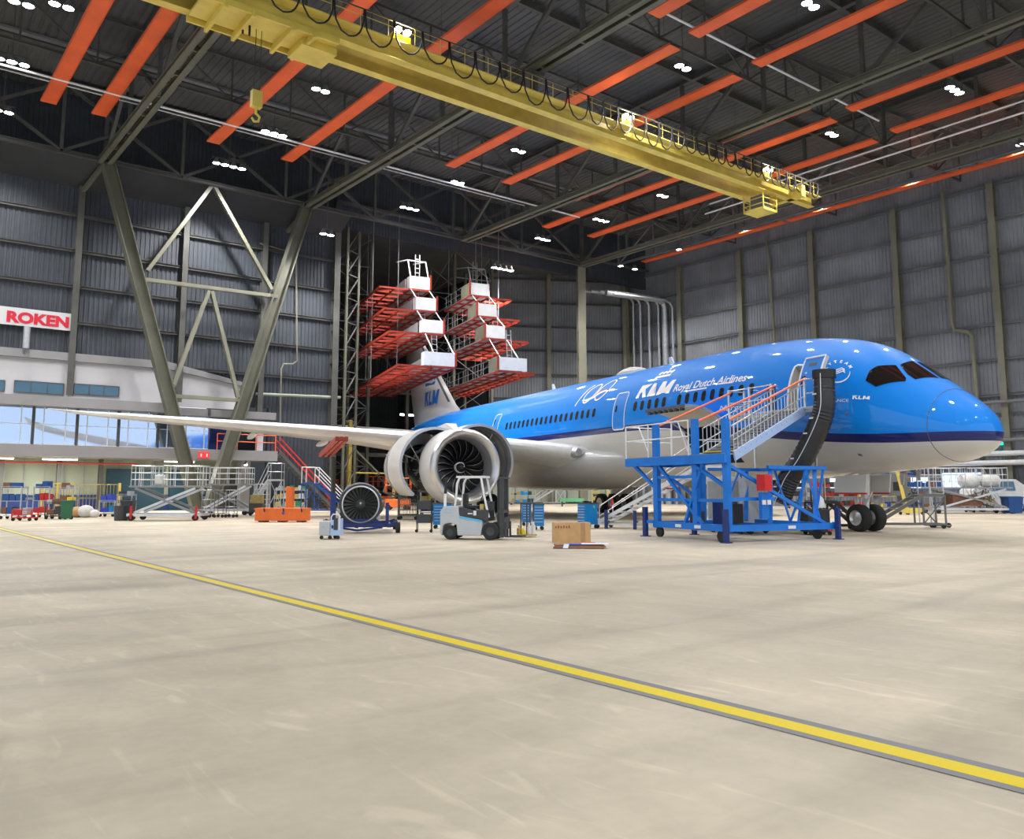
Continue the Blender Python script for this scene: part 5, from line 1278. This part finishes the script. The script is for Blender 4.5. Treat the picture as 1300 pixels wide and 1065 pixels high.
# gangway
g0,g1,z0,z1=8.75,3.75,2.62,4.40
GS=lambda s,f:s+2.05*(f-1)
for s in (4.6,6.1):
    dbar('stringer','stringer_blue' if s<5 else 'galv',((GS(s,0),g0,z0),(s,g1,z1),.05,.30))
n=14
for k in range(n): f=(k+.5)/n;v=g0+(g1-g0)*f;z=z0+(z1-z0)*f+.08;dbar('tread','plank_grey',((GS(4.62,f),v,z),(GS(6.08,f),v,z),.28,.04))
for s in (4.6,6.1):
    b=MB();m=20
    for k in range(m+1): f=k/m;b.tube(V(GS(s,f),g0+(g1-g0)*f,z0+(z1-z0)*f+.1),V(GS(s,f),g0+(g1-g0)*f,z0+(z1-z0)*f+.95),.014,5)
    for h in (.95,.5): b.tube(V(GS(s,0),g0,z0+h),V(s,g1,z1+h),.022,6)
    b.build('balustrade',M['alu'],dk)
for (a,bq) in (((2.45,9.1,3.68),(4.65,3.6,5.58)),((3.95,9.1,3.75),(6.15,3.6,5.5)),((6.1,9.1,3.75),(8.5,3.8,5.42))): 
    MB().tube(V(*a),V(*bq),.04,8).build('orange_handrail',M['rail_orange'],dk)
dkl=MB().slab([V(4.0,2.98,4.45),V(4.0,3.8,4.45),V(8.6,3.8,4.45),V(8.6,2.98,4.45)],.12).build('landing',M['galv'],dk)
dbar('yellow_edge','bright_yellow',((4.6,3.8,4.47),(6.1,3.8,4.47),.1,.02))
dbar('yellow_edge','bright_yellow',((2.6,8.75,2.79),(4.0,8.75,2.79),.14,.03))
b=MB()
for s,v in ((4.0,3.8),(4.5,3.8),(6.2,3.8),(7.4,3.8),(8.6,3.8),(8.6,3.0),(4.0,3.0)): b.bar(V(s,v,4.45),V(s,v,5.55),.07)
for z in (5.0,5.5): b.tube(V(6.2,3.8,z),V(8.6,3.8,z),.025,6);b.tube(V(8.6,3.8,z),V(8.6,3.0,z),.025,6);b.tube(V(4,3.8,z),V(4.5,3.8,z),.025,6);b.tube(V(4,3.,z),V(4.,3.8,z),.025,6)
b.bar(V(4,3.0,4.5),V(8.6,3.0,4.5),.05);b.bar(V(4,3.8,4.5),V(8.6,3.8,4.5),.05);b.build('landing_railing',M['alu'],dk)
for s in (4.2,7.3): dbar('landing_post','alu',((s,3.7,2.3),(s,3.7,4.4),.06,.06))
dbar('blue_cloth','deep_blue',((6.5,3.5,4.6),(6.5,3.5,5.55),.25,.2))
# things fixed on the base
MB().bar(V(4.3,9.33,2.58),V(4.75,9.33,2.58),.02,.2).build('number_plate',M['white_paint'],dk)
for s,v in ((3.6,9.3),(4.6,9.3),(2.3,6.6)): MB().bar(V(s,v,.42),V(s+(.3 if v>9 else 0),v+(0 if v>9 else .3),.42),.02,.1).build('sticker',M['white_paint'],dk)
dbar('power_pack','deep_blue',((3.6,8.3,.5),(3.6,8.3,1.2),.5,.6));dbar('hose_reel','dark_plastic',((4.9,8.3,.6),(4.9,8.5,.6),.55,.55));dbar('motor_box','black',((3.0,8.5,.55),(3.0,8.5,1.15),.45,.45))
dbar('red_box','red',((2.2,7.9,1.55),(2.2,7.9,2.05),.36,.3));flat=dbar('valve_panel','dock_blue',((2.25,7.9,.7),(2.25,7.9,1.5),.35,.12))
for k in range(2): dbar('gauge','cloth_white',((2.15,7.8+.2*k,1.2),(2.12,7.8+.2*k,1.2),.14,.14))

# grey ground unit seen through the dock
gu=thing('ground_unit','tall pale grey ground unit standing behind the blue dock','machine',ac(7.0,4.9,0),pi/2-TH)
MB().box(-1.0,.9,-.7,.7,.35,2.05).build('body',M['forklift_grey'],gu,local=True,bevel=.03);MB().box(-1.1,1.,-.75,.75,.22,.35).build('chassis',M['dark_plastic'],gu,local=True);wheels(gu,[(-.8,-.6),(.7,-.6),(-.8,.6),(.7,.6)],.12,.08)
MB().box(-.9,-.1,.7,.72,.5,1.9).box(0,.8,.7,.72,.5,1.9).build('door_panel',M['plank_grey'],gu,local=True)

# black ventilation duct from the door down to the floor frame
q=[(3.75,3.6,5.62),(3.72,3.65,5.1),(3.7,3.7,4.5),(3.85,3.75,4.0),(4.15,3.9,3.3),(4.5,4.1,2.6),(4.9,4.3,2.0),(5.1,4.4,1.55),(5.25,4.5,1.15)]
from mathutils.interpolate import poly_3d_calc as _pc
sp=[]
for i in range(len(q)-1):
    P0,P1,P2,P3=[Vector(q[max(0,min(len(q)-1,i+k))]) for k in (-1,0,1,2)]
    for k in range(9):
        t=k/9;sp.append(.5*((2*P1)+(-P0+P2)*t+(2*P0-5*P1+4*P2-P3)*t*t+(-P0+3*P1-3*P2+P3)*t**3))
sp.append(Vector(q[-1]));pts=[V(*p) for p in sp]
rad=[(.34+.03*min(1,i/30))*(1+.06*(i%2)) for i in range(len(pts))]
du=thing('air_duct','thick black flexible air duct hanging from the forward door to the dock base','duct',(pts[-1].x,pts[-1].y,0))
MB().path(pts,.4,20,rad,caps=False).path(pts,.4,20,[r-.03 for r in rad],caps=False).build('duct_hose',M['duct_black'],du,smooth=True,fix=False)
for i,k in ((2,.40),(40,.0)):
    if k: MB().path([pts[0]+Vector((0,0,.15)),pts[0]-Vector((0,0,.15))],k,20).build('collar',M['black'],du)
for k in (12,26,33,44,60): 
    if k<len(pts): a=pts[k]-Vector((AD[0],AD[1],0))*.0+Vector((AS[0],AS[1],0))*.40;MB().bar(a,a+Vector((AD[0],AD[1],0))*.16,.03,.05).build('strap_tag',M['white_paint'],du)
side=[p+Vector((AS[0],AS[1],0))*.36-Vector((AD[0],AD[1],0))*.18 for p in pts];MB().path(side,.015,5).build('cord',M['white_metal'],du)
MB().path([pts[-4]-Vector((AD[0],AD[1],0))*.45+Vector((AS[0],AS[1],0))*.25+Vector((0,0,.1)),pts[-4]+Vector((AD[0],AD[1],0))*.3+Vector((AS[0],AS[1],0))*.45+Vector((0,0,.1))],.045,6).build('rope_clamp',M['cloth_white'],du)
u=thing('black_case','black wheeled equipment case with a red corner at the right foot of the blue dock','case',at(1043,680,0,.6),VR)
MB().box(-.4,.4,-.4,.4,.1,.9).build('body',M['black'],u,local=True,bevel=.02);MB().box(.3,.45,-.43,-.38,.15,.4).build('red_corner',M['red'],u,local=True)
MB().lathe([(0,.2),(.3,.14),(.45,.02)],(0.2,0,.95),(0,0,1),10).build('cloth_cone',M['cloth_white'],u,local=True);MB().tube((-.1,0,.95),(-.1,0,1.6),.03,6).build('post',M['black'],u,local=True)
wheels(u,[(-.25,-.3),(.4,-.3),(-.25,.3),(.4,.3)],.07,.05)

# ---- steps and stands
def platform_stairs(label,p,rz,L_,Wd,H,mt_='galv',steps=6,rail=1.0,group=None,base=True,cat='step platform',deck=.9):
    """stairs rising along +x, deck at the far end"""
    t=thing('step_platform',label,cat,p,rz,group)
    x0,x1=-L_/2,L_/2-deck
    b=MB()
    for y in (-Wd/2,Wd/2): b.bar((x0,y,.18),(x1,y,H),.05,.14);b.bar((x1,y,H),(L_/2,y,H),.05,.12)
    b.build('stringer',M[mt_],t,local=True)
    for k in range(steps): f=(k+.5)/steps;MB().box(x0+(x1-x0)*f-.11,x0+(x1-x0)*f+.11,-Wd/2,Wd/2,.18+(H-.18)*f,.21+(H-.18)*f).build('step',M[mt_],t,local=True)
    MB().box(x1,L_/2,-Wd/2,Wd/2,H,H+.04).build('deck',M['plank_grey'],t,local=True)
    for y in (-Wd/2,Wd/2):
        b=MB()
        if rail:
            b.tube((x0+.2,y,.9),(x1,y,H+rail),.02,6);b.tube((x0+.2,y,.5),(x1,y,H+rail*.5),.018,6);b.tube((x1,y,H+rail),(L_/2,y,H+rail),.02,6);b.tube((x1,y,H+rail*.5),(L_/2,y,H+rail*.5),.018,6)
            for x,z in ((x0+.2,.2),(x1,H),(L_/2,H)): b.tube((x,y,z),(x,y,(z+rail) if x>x0+.3 else .9),.02,6)
            b.build('guard_rail',M[mt_],t,local=True)
    if rail: MB().tube((L_/2,-Wd/2,H+rail),(L_/2,Wd/2,H+rail),.02,6).tube((L_/2,-Wd/2,H+rail*.5),(L_/2,Wd/2,H+rail*.5),.018,6).build('end_rail',M[mt_],t,local=True)
    b=MB()
    for x in (x1,L_/2):
        for y in (-Wd/2,Wd/2): b.bar((x,y,.15),(x,y,H),.06)
    b.bar((x0,-Wd/2,.18),(L_/2,-Wd/2,.18),.07).bar((x0,Wd/2,.18),(L_/2,Wd/2,.18),.07).bar((x1,-Wd/2,.2),(L_/2,-Wd/2,H-.1),.04).bar((x1,Wd/2,H-.1),(L_/2,Wd/2,.2),.04).bar((x0,-Wd/2,.18),(x0,Wd/2,.18),.07).bar((L_/2,-Wd/2,.18),(L_/2,Wd/2,.18),.07)
    b.build('support_frame',M[mt_],t,local=True)
    wheels(t,[(x0+.1,-Wd/2),(x0+.1,Wd/2),(L_/2-.1,-Wd/2),(L_/2-.1,Wd/2)],.1,.05)
    return t
# white boarding stairs behind the dock
fa,fb=ac(12.7,7.3,0),ac(8.9,5.0,0);sr=atan2(fb[1]-fa[1],fb[0]-fa[0]);SLn=5.6
ws_=platform_stairs('white metal wheeled stairs with yellow foot bar behind the blue dock',(fa[0]+cos(sr)*SLn/2,fa[1]+sin(sr)*SLn/2,0),sr,SLn,1.25,2.45,'white_metal',12,1.05,cat='stairs',deck=1.1)
MB().box(-SLn/2-.2,-SLn/2-.06,-.65,.65,.22,.36).build('foot_bar',M['bright_yellow'],ws_,local=True)
for x,y in ((-SLn/2+.6,-.8),(-SLn/2+1.9,-.85)): MB().bar((x,y,0),(x,y,.75),.11).bar((x,y,.3),(x,y+.25,.3),.06).build('jack_leg',M['deep_blue'],ws_,local=True)
MB().bar((-SLn/2+.15,.68,.8),(-SLn/2+.15,.68,1.2),.08,.03).build('warning_tag',M['red'],ws_,local=True)
MB().box(.3,.5,-.5,.5,1.6,1.66).build('red_step',M['red'],ws_,local=True)
platform_stairs('grey work platform with steps right of the nose wheels',at(1155,671,0,.3),VR,2.9,.8,1.35,'grey_steel',5,.0)
u=thing('stand_frame','upright silver tube gate frame beside the grey work platform near the nose','frame',at(1183,669,0,-.5),VR)
b=MB();b.path([(-.3,-.1,.08),(-.3,-.1,2.1),(.25,-.1,2.1),(.35,-.1,.08)],.03,6).tube((-.3,-.1,1.4),(.3,-.1,1.4),.02,6).tube((-.3,-.1,.9),(.32,-.1,.9),.02,6);b.build('tube_frame',M['alu'],u,local=True);b=MB();b.tube((-.55,.4,.1),(-.55,.4,2.9),.025,6).tube((.1,.4,.1),(-.1,.4,2.7),.025,6);b.build('tall_pole',M['alu'],u,local=True)
MB().box(-.35,.5,-.2,.5,.06,.12).build('base',M['grey_steel'],u,local=True);wheels(u,[(.4,-.15),(-.3,-.15)],.1,.05)
platform_stairs('dark slatted steps behind the black case left of the nose wheels',at(1062,673,0,.3),VR+pi,1.9,.9,1.1,'dark_steel',6,.0)
# scissor platforms at the left
def scissor(label,p,rz,L_,Wd,H,ends=((-1,1),),mt_='alu',hr=1.05,cover=False):
    t=thing('lift_platform',label,'lift platform',p,rz)
    b=MB();b.bar((-L_/2,-Wd/2,.3),(L_/2,-Wd/2,.3),.1,.14).bar((-L_/2,Wd/2,.3),(L_/2,Wd/2,.3),.1,.14)
    for x in (-L_/2,L_/2): b.bar((x,-Wd/2,.3),(x,Wd/2,.3),.1,.14)
    b.build('chassis',M[mt_],t,local=True)
    for y in (-Wd/2+.1,Wd/2-.1):
        MB().bar((-L_*.42,y,.4),(L_*.42,y,H-.1),.07,.12).build('scissor_arm',M[mt_],t,local=True);MB().bar((L_*.42,y,.4),(-L_*.42,y,H-.1),.07,.12).build('scissor_arm',M['plank_grey'],t,local=True)
    MB().box(-L_/2,L_/2,-Wd/2,Wd/2,H-.06,H+.04).build('platform_deck',M['plank_grey'],t,local=True)
    for (x0,x1) in ends:
        railing(t,[(x0,-Wd/2,H),(x1,-Wd/2,H),(x1,Wd/2,H),(x0,Wd/2,H),(x0,-Wd/2,H)],hr,'white_metal',.022,(1,.66,.33),.55,'guard_rail')
    wheels(t,[(-L_/2+.2,-Wd/2),(L_/2-.2,-Wd/2),(-L_/2+.2,Wd/2),(L_/2-.2,Wd/2)],.16,.1)
    return t
u=scissor('long white lift platform with two railed baskets left of the V frame',at(208,661,0,.6),VR+.05,3.6,1.6,1.75,((-1.7,-.7),(-.1,1.75)))
for x in (-1.6,1.65): MB().bar((x,-.86,.1),(x,-.86,.75),.1).build('red_jack',M['red'],u,local=True)
MB().lathe([(0,.32),(.75,.36),(.75,.3),(.02,.28)],(-2.3,-.3,0),(0,0,1),18) .build('tub',M['dark_plastic'],u,local=True)
MB().box(-.6,-.15,-.7,-.2,1.8,2.35).build('wrapped_bundle',M['cloth_white'],u,local=True,bevel=.1)
scissor('white lift platform with a dense railed basket right of the left V leg',at(283,654,0,.8),VR+.02,3.0,1.5,1.9,((-.9,1.4),))
platform_stairs('tall silver steps leaning behind the two lift platforms',at(306,655,0,5.),VR,2.2,.7,2.2,'galv',8,1.1)
u=thing('cage_trolley','narrow silver wire cage trolley right of the lift platforms','trolley',at(327,651,0,.8),VR);railing(u,[(-.45,-.3,.2),(.45,-.3,.2),(.45,.3,.2),(-.45,.3,.2),(-.45,-.3,.2)],1.75,'galv',.018,(1,.8,.6,.4,.2,.02),.2,'cage');wheels(u,[(-.4,-.3),(.4,-.3),(-.4,.3),(.4,.3)],.1,.05)
for k,(px,mt_,l) in enumerate(((262,'galv','left'),(278,'grey_steel','middle'),(292,'galv','right'))):
    u=thing('frame_trolley',f'tall thin silver frame trolley under the railed basket, {l} of three','trolley',at(px,657,0,.2),VR);railing(u,[(-.25,-.3,.2),(.25,-.3,.2),(.25,.3,.2),(-.25,.3,.2),(-.25,-.3,.2)],1.35,mt_,.022,(1,.6,.3,.02),.5,'tube_frame');wheels(u,[(-.22,-.3),(.22,-.3),(-.22,.3),(.22,.3)],.09,.05)
u=thing('concrete_block','pale yellow block on a small dark trolley left of the orange chest','block',at(322,655,0,.6),VR);MB().box(-.35,.35,-.25,.25,.75,1.25).build('block_body',M['brass'],u,local=True);MB().box(-.4,.4,-.3,.3,.2,.75).build('trolley_base',M['dark_steel'],u,local=True);wheels(u,[(-.3,-.28),(.3,-.28)],.1,.05)
# carts at the far left
rnd=random.Random(21)
def parts_cart(label,p,w,h,levels,mt_='galv',boxes=('blue','blue','red','wood','paper','bright_yellow')):
    t=thing('parts_cart',label,'trolley',p,VR);d=.6
    b=MB()
    for x in (-w/2,w/2):
        for y in (-d/2,d/2): b.bar((x,y,.15),(x,y,h),.05)
    for y in (-d/2,d/2): b.bar((-w/2,y,.17),(w/2,y,.17),.05);b.bar((-w/2,y,h),(w/2,y,h),.03)
    for x in (-w/2,w/2): b.bar((x,-d/2,.17),(x,d/2,.17),.05)
    b.build('cart_frame',M[mt_],t,local=True)
    for k in range(levels):
        z=.25+(h-.35)*k/max(1,levels-1) if levels>1 else .3
        MB().box(-w/2,w/2,-d/2,d/2,z,z+.03).build('shelf',M[mt_],t,local=True)
        if k<levels: 
            x=-w/2+.05
            while x<w/2-.25:
                ww=rnd.uniform(.25,.5);ww=min(ww,w/2-.04-x);hh=rnd.uniform(.18,min(.42,(h-.35)/max(1,levels-1)-.06) if levels>1 else .5)
                MB().box(x,x+ww-.03,-d/2+.04,d/2-.05,z+.03,z+.03+hh).build('stored_box',M[rnd.choice(boxes)],t,local=True,bevel=.01);x+=ww
    wheels(t,[(-w/2+.08,-d/2),(w/2-.08,-d/2),(-w/2+.08,d/2),(w/2-.08,d/2)],.09,.05);return t
parts_cart('parts cart loaded with blue crates at the left edge of the photo',at(12,659,0,.3),1.1,1.75,3,boxes=('blue','blue','wood'))
parts_cart('parts cart with red and blue boxes, second from the left edge',at(37,658,0,1.4),.9,1.75,3,boxes=('blue','red','paper'))
parts_cart('low red flat trolley in front of the second cart from the left',at(34,661,0,-.2),1.0,.55,1,'red',boxes=('red','galv'))
parts_cart('open shelf cart with mixed boxes left of the yellow fence',at(58,657,0,2.4),.8,1.7,3,boxes=('bright_yellow','wood','galv'))
parts_cart('low dark trolley of small parts left of the green bin',at(71,659,0,.0),.9,.9,2,'dark_steel',('dark_plastic','galv','wood'))
u=thing('yellow_fence','orange yellow bar fence standing behind the carts at the left','fence',at(62,655,0,.8),VR);b=MB()
for z in (1.95,1.75,.35): b.bar((-.95,0,z),(.95,0,z),.08)
for x in (-.95,.0,.95): b.bar((x,0,0),(x,0,1.95),.1)
b.build('fence_frame',M['crane_yellow'],u,local=True);b=MB();x=-.8
while x<.9: b.tube((x,0,.35),(x,0,1.75),.015,5);x+=.16
b.build('fence_bars',M['crane_yellow'],u,local=True)
u=thing('mesh_fence','long pale yellow bar fence behind the green bin','fence',at(108,653,0,.8),VR);b=MB();x=-1.7
while x<1.75: b.tube((x,0,.1),(x,0,1.9),.018,5);x+=.22
for z in (.3,1.9): b.tube((-1.7,0,z),(1.75,0,z),.025,6)
b.build('fence_bars',M['brass'],u,local=True);MB().bar((1.75,0,0),(1.75,0,2.0),.12).build('fence_post',M['crane_yellow'],u,local=True)
def bin_(label,px,py,h,mt_,r=.28,dy=0.):
    t=thing('waste_bin',label,'bin',at(px,py,0,dy),VR);MB().add([(-r,-r,0.05),(r,-r,.05),(r,r,.05),(-r,r,.05),(-r*1.2,-r*1.2,h),(r*1.2,-r*1.2,h),(r*1.2,r*1.2,h),(-r*1.2,r*1.2,h)],[(0,3,2,1),(4,5,6,7),(0,1,5,4),(1,2,6,5),(2,3,7,6),(3,0,4,7)]).build('bin_body',M[mt_],t,local=True,bevel=.02);MB().box(-r*1.25,r*1.25,-r*1.25,r*1.25,h,h+.06).build('bin_lid',M[mt_],t,local=True,bevel=.015);wheels(t,[(-r*.8,r),(r*.8,r)],.1,.05);return t
bin_('green wheeled waste bin standing before the mesh fence',84,659.5,.95,'green',.2)
bin_('dark grey tapered waste tub left of the lift platform',162,660,.95,'dark_plastic',.24)
bin_('blue round topped waste bin at the right edge by the right wall',1286,652,1.05,'blue',.4)
bin_('second blue waste bin at the very right edge behind the first blue bin',1297,651,1.05,'blue',.4,1.2)
u=thing('white_sacks','heap of white and brown sacks right of the green bin','sacks',at(103,657,0,.5),VR)
for x,z,r,mt_ in ((-.5,.35,.4,'cardboard'),(.0,.4,.45,'cloth_white'),(.5,.22,.3,'cloth_white'),(-.1,.3,.3,'bright_yellow')):
    MB().lathe([(-r*sin(0)+r*cos(pi*k/8)*-1*.8,max(.01,r*sin(pi*k/8))) for k in range(9)],(x,0,z*.8+.02),(0,0,1),12).build('sack',M[mt_],u,local=True,smooth=True)
parts_cart('trolley with two stacked bright blue crates right of the sacks',at(135,656,0,.3),.9,.95,2,'galv',('violet_blue','cabinet_blue'))
parts_cart('cluttered trolley left of the dark grey tub',at(152,655,0,.8),.9,1.3,3,'galv',('galv','dark_plastic','cabinet_blue'))
for k,(px,l) in enumerate(((3,'first'),(48,'second'))): pass

# red steps and container at the end of the gallery
rs=thing('red_stairs','steep stairs with bright red handrails at the right end of the gallery','stairs',(27.6,64.2,0))
a0,a1=(31.0,63.4,0.1),(26.4,63.4,4.4)
for y in (62.9,63.9):
    MB().bar((a0[0],y,a0[2]),(a1[0],y,a1[2]),.06,.25).build('stringer',M['dark_steel'],rs)
    MB().tube((a0[0],y,1.1),(a1[0],y,5.5),.05,8).tube((a0[0],y,.6),(a1[0],y,5.),.035,6).tube((a0[0],y,0),(a0[0],y,1.1),.05,6).tube((28.7,y,2.2),(28.7,y,3.3),.04,6).build('red_handrail',M['red'],rs)
for k in range(16): f=(k+.5)/16;MB().box(a0[0]+(a1[0]-a0[0])*f-.14,a0[0]+(a1[0]-a0[0])*f+.14,62.9,63.9,.1+4.3*f,.14+4.3*f).build('tread',M['grey_steel'],rs)
_q=onY(346,610,64.5);_r=onY(384,610,64.5)
tag(MB().box(max(_q[0],31.9),_r[0]+3,66.5,68.,0,2.5).build('red_container',M['dock_red']),'dark red container behind the red stairs','container')
# orange lifts and racks behind the loose engine
def orange_lift(label,p,w,h,mt_='orange',rz=0):
    t=thing('scissor_lift',label,'scissor lift',p,VR+rz);MB().box(-w/2,w/2,-.5,.5,.25,.85).build('chassis',M[mt_],t,local=True,bevel=.03)
    b=MB()
    for y in (-.4,.4): b.bar((-w*.4,y,.85),(w*.4,y,h-.1),.07,.1);b.bar((w*.4,y,.85),(-w*.4,y,h-.1),.07,.1)
    b.build('scissor_arms',M['dark_steel'],t,local=True);MB().box(-w/2,w/2,-.5,.5,h-.08,h).build('lift_deck',M['dark_steel'],t,local=True)
    railing(t,[(-w/2,-.5,h),(w/2,-.5,h),(w/2,.5,h),(-w/2,.5,h),(-w/2,-.5,h)],1.1,mt_,.03,(1,.5),.6,'guard_rail');wheels(t,[(-w/2+.25,-.5),(w/2-.25,-.5),(-w/2+.25,.5),(w/2-.25,.5)],.22,.14);return t
orange_lift('orange scissor lift between the loose engine and the mesh cage trolley',at(503,648,0,1.),1.9,1.35)
orange_lift('orange scissor lift behind the orange chest on its right',at(381,646,0,1.5),2.2,1.3,'dock_red')
orange_lift('orange scissor lift far behind the blue framed steps',at(404,641,0,2.),3.,1.5,'rail_orange')
orange_lift('orange scissor lift behind the loose engine on its right',at(478,640,0,3.),3.,1.9,'rail_orange',.3)
orange_lift('low orange scissor lift left of the orange cabinet',at(340,645,0,2.),2.,.9,'rail_orange')
u=platform_stairs('wheeled steps with a blue frame and white handrails left of the loose engine',at(413,651,0,.3),VR+pi,3.2,1.2,2.0,'blue',8,0)
b=MB()
for y in (-.62,.62): b.tube((-1.5,y,.9),(.7,y,3.1),.035,6);b.tube((-1.5,y,.4),(.7,y,2.6),.035,6);b.tube((.7,y,2.),(.7,y,3.1),.03,6);b.tube((.7,y,3.1),(1.6,y,3.1),.03,6);b.tube((1.6,y,2.),(1.6,y,3.1),.03,6)
b.build('white_handrail',M['white_paint'],u,local=True)
parts_cart('low grey parts rack behind the orange chest',at(360,648,0,2.),2.4,1.6,3,'galv',('galv','brass','green'))
# cage trolleys under the open cowl
u=thing('mesh_cage','tall grey wire mesh cage trolley under the open engine cowl','trolley',at(517,660,0,.4),VR);railing(u,[(-.5,-.4,.2),(.5,-.4,.2),(.5,.4,.2),(-.5,.4,.2),(-.5,-.4,.2)],1.6,'grey_steel',.015,(1,.84,.68,.52,.36,.2,.02),.17,'cage');MB().box(-.45,.45,-.35,.35,.22,.3).build('cage_floor',M['dark_plastic'],u,local=True);wheels(u,[(-.45,-.35),(.45,-.35),(-.45,.35),(.45,.35)],.1,.05)
u=thing('dark_trolley','narrow black two tier trolley left of the forklift','trolley',at(538,676,0,.2),VR);b=MB()
for x in (-.27,.27):
    for y in (-.2,.2): b.bar((x,y,.05),(x,y,1.25),.03)
b.build('trolley_frame',M['black'],u,local=True)
for z in (.35,.85): MB().box(-.25,.25,-.19,.19,z,z+.32).build('bin',M['dark_plastic'],u,local=True)
wheels(u,[(-.27,-.2),(.27,-.2)],.06,.03)
parts_cart('blue and grey bin cart behind the black two tier trolley',at(541,655,0,1.),.9,1.7,3,'galv',('deep_blue','blue','crane_yellow'))

# far things seen under the fuselage
platform_stairs('grey aluminium steps seen far away under the fuselage',at(697,640,0,.5),VR,3.4,1.6,1.7,'alu',6,.9)
u=thing('green_bench','long low green bench far away under the fuselage','bench',at(726,643,0,0),VR);MB().box(-1.1,1.1,-.4,.4,.45,.75).build('bench_top',M['light_green'],u,local=True)
for x in (-.9,.9): MB().box(x-.06,x+.06,-.3,.3,0,.45).build('leg',M['green'],u,local=True)
for px,l in ((757,'left'),(777,'right')):
    u=thing('striped_jack',f'black and yellow lattice jack far away under the fuselage, {l} one','jack',at(px,641,0,.5),VR)
    b=MB()
    for k in range(7): b.mat(k%2).bar((-.28+.01*k,0,.25+.33*k),(.28,0,.42+.33*k),.1).bar((.28,0,.25+.33*k),(-.28,0,.42+.33*k),.1)
    b.mat(1)
    for x in (-.35,.35): b.bar((x,0,0),(x,0,2.5),.1)
    b.build('jack_lattice',[M['black'],M['crane_yellow']],u,local=True)
parts_cart('cluttered workshop rack far away left of the green bench',at(664,641,0,1.),2.6,1.8,3,'galv',('teal_door','brass','cabinet_blue'))
parts_cart('dark racks far away under the fuselage right of the striped jacks',at(800,641,0,.5),2.0,1.6,2,'dark_steel',('black','dark_plastic'))
rk=[('first',1022,('teal_door','galv','dark_plastic')),('second',1046,('galv','red','violet_blue')),('third',1070,('dock_red','dark_plastic','galv')),('fourth',1116,('crane_yellow','red','dark_plastic')),('fifth',1138,('bright_yellow','galv','blue')),('sixth',1170,('blue','dark_plastic','wood'))]
for n_,px,bx in rk:
    parts_cart(f'loaded workshop rack by the right wall, {n_} from the left under the nose',(XR-6,0,0) if False else tuple(onX(px,640,64)[:2])+(0,),3.,2.6,4,'galv',bx)
u=thing('hoist_post','yellow slanted boom of a small hoist behind the nose gear','hoist',tuple(onX(1152,640,53.5)[:2])+(0,),VR);MB().bar((0,0,0),(-.9,0,4.6),.16).box(-.8,.8,-.5,.5,.1,.4).build('boom',M['crane_yellow'],u,local=True);wheels(u,[(-.7,-.5),(.7,-.5)],.1,.06)
u=thing('grey_cabinet','grey box cabinet with a dark window far behind the nose gear','cabinet',tuple(onX(1129,640,57)[:2])+(0,),VR);MB().box(-1.1,1.1,-.5,.5,1.15,2.65).box(-.9,-.75,-.4,.4,.1,1.15).box(.75,.9,-.4,.4,.1,1.15).build('cabinet_body',M['grey_steel'],u,local=True);MB().box(.1,.8,-.52,-.5,1.5,2.1).build('dark_screen',M['black'],u,local=True);wheels(u,[(-.8,-.4),(.8,-.4),(-.8,.4),(.8,.4)],.1,.06)
# long trolley with wrapped parts at the right
u=scissor('long silver maintenance trolley with wrapped white parts under the nose tip',at(1235,652,0,.6),VR,5.2,1.8,1.7,((-2.6,-.5),(.6,2.3)),hr=1.3)
for x,r in ((.1,.5),(1.5,.45)): MB().lathe([(-.6,.05),(-.5,r*.8),(-.2,r),(.3,r),(.6,r*.75),(.7,.05)],(x,-.1,2.15),(1,0,0),14).build('wrapped_part',M['cloth_white'],u,local=True,smooth=True)
MB().box(-1.3,.6,-.7,.6,.5,1.2).build('dark_crate',M['wood'],u,local=True);b=MB();rn=random.Random(4)
for k in range(22): b.tube((1+rn.uniform(-.6,.8),rn.uniform(-.6,.6),rn.uniform(.4,1.)),(1+rn.uniform(-.6,.8),rn.uniform(-.6,.6),rn.uniform(1.,1.6)),.03,5)
b.build('pipe_bundle',M['brass'],u,local=True)
platform_stairs('silver steps at the far side of the long maintenance trolley',at(1262,651,0,1.2),VR+pi,2.2,1.0,2.0,'alu',7,1.1)
u=thing('white_vehicle','low white service vehicle behind the blue bins at the right edge','vehicle',tuple(onX(1262,640,65.8)[:2])+(0,),VR)
MB().prism([(-2.,.35),(2.2,.35),(2.2,1.6),(1.2,2.3),(-1.2,2.35),(-2.,1.5)],1,-.9,.9).build('body',M['white_paint'],u,local=True,bevel=.05);MB().prism([(-1.2,1.5),(1.1,1.5),(1.0,2.15),(-1.1,2.2)],1,-.92,-.9).build('side_glass',M['office_glass'],u,local=True)
for x in (-1.3,1.4): wl_('wheel',x,-.8,.33,.2,u);wl_('wheel',x,.8,.33,.2,u)
# ---------------------------------------------------------------- light, world, camera
sc=bpy.context.scene
w=bpy.data.worlds.new('daylight');sc.world=w;w.use_nodes=True
bg=w.node_tree.nodes['Background'];bg.inputs[0].default_value=(.80,.90,1.0,1);bg.inputs[1].default_value=.75
cam=bpy.data.cameras.new('camera');co=bpy.data.objects.new('camera',cam);COL.objects.link(co);sc.camera=co
cam.sensor_fit='HORIZONTAL';cam.sensor_width=36.;cam.lens=36.*FPX/1300.
cam.shift_x=0;cam.shift_y=-(1065/2-CY)/1300.
cam.clip_start=.1;cam.clip_end=400
co.location=(0,0,EYE);co.rotation_euler=(pi/2+PIT,0,-YAW)
vs=sc.view_settings;vs.view_transform='Standard';vs.look='None';vs.gamma=1;vs.use_curve_mapping=False;vs.exposure=.55
